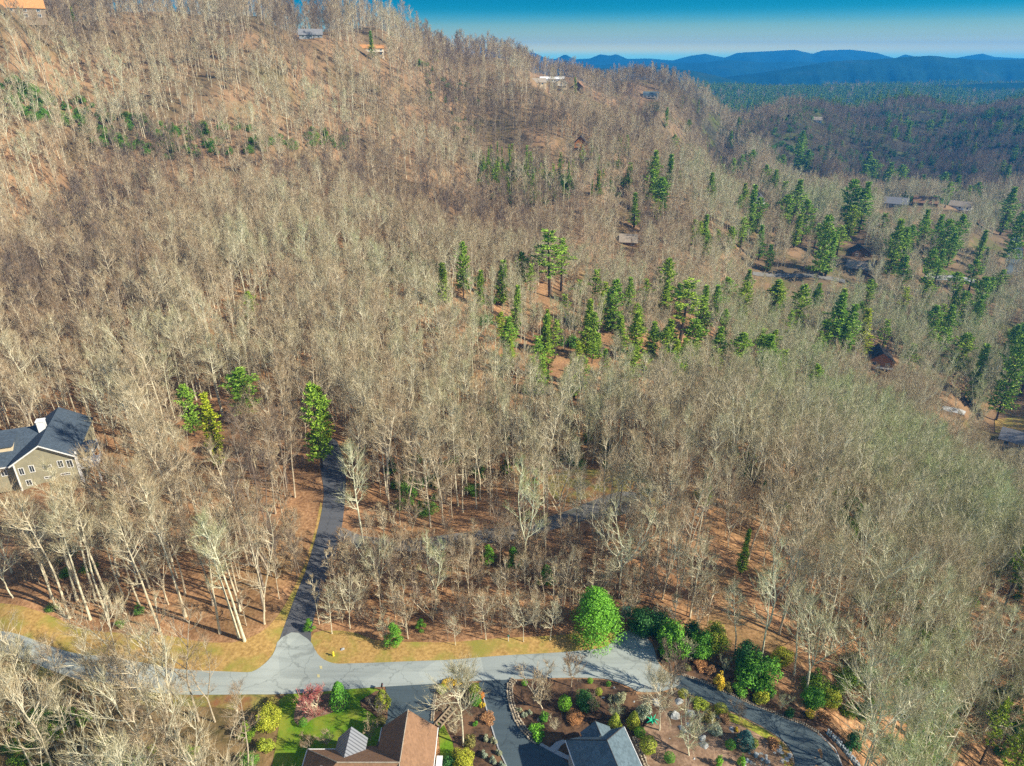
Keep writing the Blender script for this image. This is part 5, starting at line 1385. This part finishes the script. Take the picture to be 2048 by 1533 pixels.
def make_woods():
    # candidate tree spots: step grows with distance
    Xs, Ys, Ss = [], [], []
    for y0, y1, step, sd in ((22, 330, 3.9, 1), (330, 620, 5.3, 2), (620, 1000, 6.2, 3), (1000, 1320, 7.0, 4)):
        w = y1 * .86 + 60
        X, Y, r = jitter(-w, w, y0, y1, step, sd)
        Xs.append(X); Ys.append(Y)
    X = np.concatenate(Xs); Y = np.concatenate(Ys)
    Z = hz(X, Y)
    u, v, d = proj_np(X, Y, Z)
    ok = (u > -230) & (u < 2300) & (v > -120) & (v < 1533 + 330) & (d > 30)
    X, Y, Z, u, v, d = [a[ok] for a in (X, Y, Z, u, v, d)]
    ok = visible(X, Y, Z, 21) & ~excluded(X, Y)
    ok &= ~((v > 1370) & (u > 540) & (u < 1700))
    X, Y, Z, u, v, d = [a[ok] for a in (X, Y, Z, u, v, d)]
    r = np.random.RandomState(77)
    n = len(X)
    rnd = r.rand(n)
    # density
    dens = .76 + .20 * nz(X, Y, 60, 12) + .12 * nz(X, Y, 22, 2)
    dens -= .06 * field(-400, 560, 1090, 1300, u, v, 30)                    # open floor left of the side road
    dens -= .42 * field(1400, 1640, 1080, 1400, u, v, 40)                   # open leaf slope
    dens -= .08 * field(-500, 540, 1395, 2000, u, v, 20)
    dens -= .35 * field(-300, 160, 770, 860, u, v, 30)                      # behind the grey roofed house
    dens -= .25 * field(560, 700, 280, 360, u, v, 20)
    dens += .15 * field(1500, 2300, 850, 1500, u, v, 80)
    dens -= .12 * sm(Y, 280, 420) * (1 - sm(Y, 900, 1100)) * (X < 60) + .16 * sm(Y, 600, 700) * sm(X, 150, 230)
    crest = sm(u, 400, 470) * (1 - sm(u, 860, 920)) * (v < 110); dens -= .22 * crest
    dens += .22 * field(-300, 230, 20, 420, u, v, 40) - .34 * field(955, 1140, 300, 425, u, v, 12) - .14 * field(0, 700, 170, 310, u, v, 30)
    ok = rnd < dens
    X, Y, Z, u, v, d = [a[ok] for a in (X, Y, Z, u, v, d)]
    n = len(X)
    q = r.rand(n, 6)
    strip = field(560, 1262, 1098, 1330, u, v, 14)
    size = .66 + .50 * q[:, 0]
    size = size * (1 - .50 * strip)
    size = np.where((v > 1225) & (u > 600) & (u < 1262), size * .72, size)
    size = size * (1 + .10 * field(-300, 560, 880, 1300, u, v, 60)) * (1 - .15 * sm(Y, 700, 1000))
    crest = sm(u, 400, 470) * (1 - sm(u, 860, 920)) * (v < 110); size = size * (1 + .22 * crest)
    right = sm(u + (v - 800) * .35, 1000, 1500) * sm(X, 25, 60)
    belt2 = field(950, 1620, 560, 790, u, v, 50); size = size * (1 - .22 * belt2)
    tint = .37 + .16 * nz(X, Y, 120, 3) + .46 * (q[:, 1] - .5) + .36 * right * (1 - sm(Y, 500, 750)) - .10 * strip + .15 * field(-500, 540, 1395, 2000, u, v, 20)
    tint = tint - .14 * sm(Y, 240, 400) * (1 - right * .7); ridge_shade = .85 * sm(Y, 640, 800) * sm(u, 1500, 1640) * (1 - sm(Y, 1150, 1300)); tint = tint * (1 - .75 * ridge_shade) - .08 * sm(Y, 600, 900)  # trees of the far right ridge tinted dark: shade painted into bark and twigs
    belt = field(-300, 760, 150, 300, u, v, 40); tint += .22 * belt
    tint += .25 * field(700, 1250, 560, 800, u, v, 80) + .20 * field(650, 1400, 760, 1090, u, v, 60)  # paler tint over the central woods, brightness painted in against their shade
    tint = np.clip(tint, 0, 1)
    idx = r.randint(0, 8, n)
    broadish = right + field(560, 1262, 1098, 1330, u, v, 20)
    idx = np.where((q[:, 2] < .6 * np.clip(broadish, 0, 1)), r.choice([2, 4, 6, 3], n), idx)
    slim = np.maximum(field(-300, 1250, 560, 1290, u, v, 60) * (1 - strip), 1.6 * sm(Y, 280, 400) * (X < 60))
    idx = np.where((q[:, 3] < .45 * slim), r.choice([0, 1, 7], n), idx)
    idx = idx + 8 * (r.rand(n) < .5)
    rz = r.rand(n) * 6.28
    # the 300 that show largest become trees of their own
    hgt = size * np.array([24, 22, 21, 22, 19, 20, 18, 23])[idx % 8]
    ut, vt, dt = proj_np(X, Y, Z + hgt * .75)
    inside = (ut > 5) & (ut < 2043) & (vt > 5) & (vt < 1525)
    score = np.where(inside, hgt / d, 0)
    order = np.argsort(-score)
    near = np.zeros(n, bool); near[order[:282]] = True
    near &= inside
    shp = ['tall straight', 'slim straight', 'broad crowned', 'twin stemmed', 'full crowned', 'bent', 'crooked wide', 'pole like']
    def zone(a, b):
        if b > 1370 and a < 600: return 'below the main road', 'below the road'
        if a < 590 and b > 1080: return 'left of the side road', 'left of the side road'
        if a < 650: return 'in the hillside wood', 'behind the side road'
        if b > 1085 and a < 1265: return 'in the roadside thicket', 'in the thicket'
        if a < 1300: return 'behind the gravel track', 'behind the gravel track'
        if a < 1640 and b > 1080: return 'on the orange leaf slope', 'on the leaf slope'
        return 'on the right slope', 'on the right slope'
    for i in np.where(near)[0]:
        zt, zg = zone(u[i], v[i])
        tn = ['reddish brown', 'brown', 'tan', 'beige', 'grey beige', 'grey green', 'olive green'][min(6, int(tint[i] * 8))]; sz = ['short', 'medium', 'large'][min(2, int((size[i] - .35) * 3.6))] if size[i] > .35 else 'small'
        lab = '%s %s bare tree with %s twigs %s' % (sz, shp[idx[i] % 8], tn, zt)
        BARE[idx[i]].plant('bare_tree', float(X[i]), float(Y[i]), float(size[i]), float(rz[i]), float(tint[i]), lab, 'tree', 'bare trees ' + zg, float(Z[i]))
    k = ~near
    print('bare trees', n, 'individual', near.sum())
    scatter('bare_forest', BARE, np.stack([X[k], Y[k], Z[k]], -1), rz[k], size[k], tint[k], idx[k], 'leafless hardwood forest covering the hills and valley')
    # young trees and brush
    Xs, Ys = [], []
    for y0, y1, step, sd in ((25, 240, 2.9, 11), (240, 520, 5.0, 12), (520, 800, 8, 13)):
        w = y1 * .84 + 50
        X, Y, _ = jitter(-w, w, y0, y1, step, sd); Xs.append(X); Ys.append(Y)
    X = np.concatenate(Xs); Y = np.concatenate(Ys); Z = hz(X, Y)
    u, v, d = proj_np(X, Y, Z)
    ok = (u > -60) & (u < 2110) & (v > -20) & (v < 1640)
    X, Y, Z, u, v, d = [a[ok] for a in (X, Y, Z, u, v, d)]
    ok = visible(X, Y, Z, 8) & ~excluded(X, Y, .3, 7.0) & ~((v > 1370) & (u > 540) & (u < 1700))
    strip = field(560, 1262, 1098, 1330, u, v, 14)
    dens = .42 + .2 * nz(X, Y, 40, 18) + .5 * strip
    dens -= .3 * field(-500, 540, 1395, 2000, u, v, 20) + .22 * field(-400, 560, 1120, 1300, u, v, 30) + .34 * field(1400, 1640, 1080, 1400, u, v, 40) + .3 * field(-300, 160, 770, 860, u, v, 30)
    ok &= r.rand(len(X)) < dens
    X, Y, Z, u, v, d, strip = [a[ok] for a in (X, Y, Z, u, v, d, strip)]
    n = len(X); q = r.rand(n, 4)
    size = .6 + .6 * q[:, 0]
    tint = np.clip(.12 + .35 * q[:, 1] + .3 * sm(u, 1300, 1700), 0, 1)
    idx = r.randint(0, 4, n); rz = r.rand(n) * 6.28
    ut, vt, dt = proj_np(X, Y, Z + 5)
    score = np.where((ut > 5) & (ut < 2043) & (vt > 5) & (vt < 1525), size / d * (1 + strip), 0)
    near = np.zeros(n, bool); near[np.argsort(-score)[:240]] = True
    ss = ['thin young', 'bushy young', 'whippy young', 'spreading young']
    for i in np.where(near)[0]:
        zt, zg = zone(u[i], v[i])
        lab = '%s %s bare sapling with %s twigs %s' % ('short' if size[i] < .8 else 'middling' if size[i] < 1 else 'taller', ss[idx[i]], 'reddish' if tint[i] < .2 else 'brown' if tint[i] < .32 else 'beige' if tint[i] < .48 else 'grey green', zt)
        SMALL[idx[i]].plant('bare_sapling', float(X[i]), float(Y[i]), float(size[i]), float(rz[i]), float(tint[i]), lab, 'sapling', 'saplings ' + zg, float(Z[i]))
    k = ~near
    print('saplings', n)
    scatter('undergrowth', SMALL, np.stack([X[k], Y[k], Z[k]], -1), rz[k], size[k], tint[k], idx[k], 'thin brown saplings and brush under the forest')
make_woods()

# hand placed bare trees that stand out
for k, u, v, s, t, lab in [
 (3,1048,1142,1.05,.95,'large white limbed bare tree standing above the thicket'),
 (3,872,1222,.72,.9,'white forked bare tree in the middle of the thicket'),
 (0,731,1122,1.1,.8,'very tall pale trunk beside the side road fork'),
 (2,1238,1196,.95,.7,'massive multi stemmed bare tree behind the bright green tree'),
 (6,700,1258,.62,.6,'gnarled bare tree with long crooked limbs near the side road'),
 (6,765,1200,.7,.75,'crooked pale bare tree arching over the thicket'),
 (7,490,1283,1.15,.8,'tallest white trunk at the corner left of the junction'),
 (0,478,1276,1.05,.7,'second white trunk at the corner left of the junction'),
 (4,664,1268,.5,.65,'rounded pale bare tree right beside the junction'),
 (6,772,1290,.30,.75,'small bare tree leaning over the verge next to a green shrub'),
 (4,911,1291,.36,.6,'little round bare tree at the verge edge'),
 (4,972,1280,.52,.45,'rounded bare tree at the verge, left of three in a row'),
 (2,1047,1284,.46,.6,'rounded bare tree at the verge, middle of three in a row'),
 (4,1100,1281,.46,.65,'rounded bare tree at the verge, right of three in a row'),
 (3,1520,1328,1.05,.75,'big bare tree rising from behind the wide glossy evergreen'),
 (5,1588,1350,.95,.7,'leaning bare tree at the lower edge of the orange leaf slope'),
 (5,1612,1388,.95,.7,'bare tree above the green evergreen bush beside the driveway'),
 (1,1380,1235,.85,.5,'bare tree on the leaf slope behind the evergreens'),
 (4,1352,1205,.75,.4,'round crowned bare tree in the middle of the leaf slope')]:
    p = G(u, v)
    BARE[k].plant('bare_tree', p.x, p.y, s, _ri.random() * 6, t, lab, 'tree')

# evergreen thickets seen under the bare crowns
MASS = []
def green_patch(n, poly_uv, kinds, smin, smax, lab, grp, seed, tmax=.4, name='evergreen_shrub', mass=False):
    r = random.Random(seed); q = np.array(poly_uv, float); c = 0
    while c < n:
        u = r.uniform(q[:, 0].min(), q[:, 0].max()); v = r.uniform(q[:, 1].min(), q[:, 1].max())
        if not in_poly(np.array([u]), np.array([v]), q)[0]: continue
        c += 1
        p = G(u, v)
        if excluded(np.array([p.x]), np.array([p.y]), 0, 3.0)[0]: continue
        ki = r.randrange(len(kinds)); s = r.uniform(smin, smax); t = r.random() * tmax
        if mass:
            MASS.append((p.x, p.y, p.z, r.random() * 6, s * (1.9 if ki < 3 and smax <= 1 else 1), t, ki)); continue
        lb = '%s %s %s %s' % (['small', 'medium', 'large'][min(2, int((s - smin) / (smax - smin) * 3))], ['yellow green' if t > .6 else 'light green' if t > .35 else 'mid green' if t > .15 else 'deep green'][0], ['rounded', 'spreading', 'upright'][ki % 3], lab)
        kinds[ki].plant(name, p.x, p.y, s, r.random() * 6, t, lb, 'shrub', grp)
green_patch(150, [(955,330),(1000,315),(1080,345),(1150,370),(1130,410),(1040,415),(990,405),(960,375)], BROAD + CON[3:5], .5, 1.0, 'evergreen in the dark thicket below the log cabin', 'evergreens below the log cabin', 1, mass=True)
green_patch(26, [(1150,300),(1240,300),(1240,400),(1180,400)], BROAD + CON[3:5], .5, 1.0, 'evergreen on the slope right of the log cabin', 'evergreens right of the log cabin', 2, mass=True)
green_patch(210, [(0,150),(90,190),(200,215),(330,250),(500,255),(700,260),(700,300),(480,310),(330,320),(180,290),(90,250),(0,215)], BROAD, .7, 1.5, 'evergreen laurel in the green belt under the upper left hillside trees', 'evergreens of the upper left hillside', 3, mass=True)
green_patch(40, [(820,110),(900,140),(960,200),(950,330),(900,260),(850,200)], BROAD, .8, 1.5, 'evergreen laurel on the steep slope under the ridge houses', 'evergreens under the ridge houses', 4, mass=True)
green_patch(60, [(800,500),(1000,540),(1200,640),(1450,690),(1560,740),(1500,770),(1200,720),(900,640),(760,600)], BROAD, .8, 1.5, 'evergreen undergrowth shrub in the middle woods', 'evergreen shrubs of the middle woods', 5, mass=True)
green_patch(50, [(760,940),(1000,880),(1250,860),(1240,930),(1000,1010),(800,1040)], BROAD, .5, 1.0, 'evergreen shrub between trunks behind the gravel track', 'evergreen shrubs behind the gravel track', 6)
green_patch(60, [(1600,880),(1800,930),(2048,1010),(2048,1100),(1800,1100),(1600,1000)], BROAD, .8, 1.4, 'evergreen shrub on the right hand shoulder', 'evergreen shrubs of the right shoulder', 7)
green_patch(90, [(1560,1420),(1620,1330),(1750,1250),(2048,1250),(2048,1533),(1780,1533),(1720,1440)], BROAD, .45, 1.0, 'shrub on the right bottom slope', 'shrubs of the right bottom slope', 8, 1.0)
green_patch(22, [(0,1430),(200,1440),(420,1440),(520,1460),(520,1590),(0,1620)], BROAD, .5, .9, 'shrub under the bottom left trees', 'shrubs under the bottom left trees', 9, 1.0)
green_patch(170, [(1420,760),(1560,720),(1800,850),(2048,960),(2048,1260),(1750,1240),(1560,1040),(1440,900)], BROAD, .5, 1.2, 'evergreen shrub under the right slope trees', 'evergreens under the right slope trees', 12, 1.0, mass=True)
green_patch(26, [(200,930),(300,990),(330,1290),(120,1290),(60,1240)], BROAD, .3, .6, 'evergreen shrub in the open wood left of the side road', 'shrubs left of the side road', 10)
mm_ = np.array(MASS)
X_, Y_, r_ = jitter(150, 1300, 560, 1250, 9, 41)
Z_ = hz(X_, Y_); u_, v_, d_ = proj_np(X_, Y_, Z_)
k_ = (u_ > 1480) & (u_ < 2150) & (v_ < 420) & (r_.rand(len(X_)) < .30 + .35 * (nz(X_, Y_, 130, 6) > .1)) & ~excluded(X_, Y_) & visible(X_, Y_, Z_, 10)
mk_ = np.stack([X_, Y_, Z_], -1)[k_]; n_k = len(mk_)
mm_ = np.concatenate([mm_, np.concatenate([mk_, np.stack([r_.rand(n_k) * 6.28, 1.2 + 1.2 * r_.rand(n_k), .0 * mk_[:, 0], r_.randint(0, 3, n_k)], -1)], -1)])
scatter('evergreen_undergrowth', BROAD + CON[3:5], mm_[:, :3], mm_[:, 3], mm_[:, 4], mm_[:, 5], mm_[:, 6].astype(int), 'dark evergreen undergrowth under the hillside forest')
# a far valley of mixed woods
def make_far():
    X, Y, r = jitter(-900, 2600, 1250, 3000, 15, 31)
    Z = hz(X, Y); u, v, d = proj_np(X, Y, Z)
    ok = (u > -60) & (u < 2150) & visible(X, Y, Z, 18)
    X, Y, Z = X[ok], Y[ok], Z[ok]; n = len(X)
    if n == 0: return
    isc = r.rand(n) < .93
    kinds = BARE[2:5] + CON[:3]
    idx = np.where(isc, 3 + r.randint(0, 3, n), r.randint(0, 3, n))
    print('far', n)
    scatter('distant_forest', kinds, np.stack([X, Y, Z], -1), r.rand(n) * 6.28, 1.0 + .6 * r.rand(n), .1 + .2 * r.rand(n), idx, 'mixed green and brown forest filling the far valley')
make_far()
# ------------------------------------------------------------------ air
def haze():
    mb = MB(); mb.box(-11000, 11000, -120, 9000, -260, 225)
    m = bpy.data.materials.new('haze'); m.use_nodes = True; t = m.node_tree; t.nodes.clear()
    o = t.nodes.new('ShaderNodeOutputMaterial'); v = t.nodes.new('ShaderNodeVolumePrincipled')
    v.inputs['Color'].default_value = (.03, .36, .92, 1)
    v.inputs['Density'].default_value = 1.5e-4
    v.inputs['Anisotropy'].default_value = .1
    t.links.new(v.outputs[0], o.inputs['Volume'])
    tag(mb.build('haze', m), 'thin blue air haze fading the far hills', None, None, 'stuff')
haze()
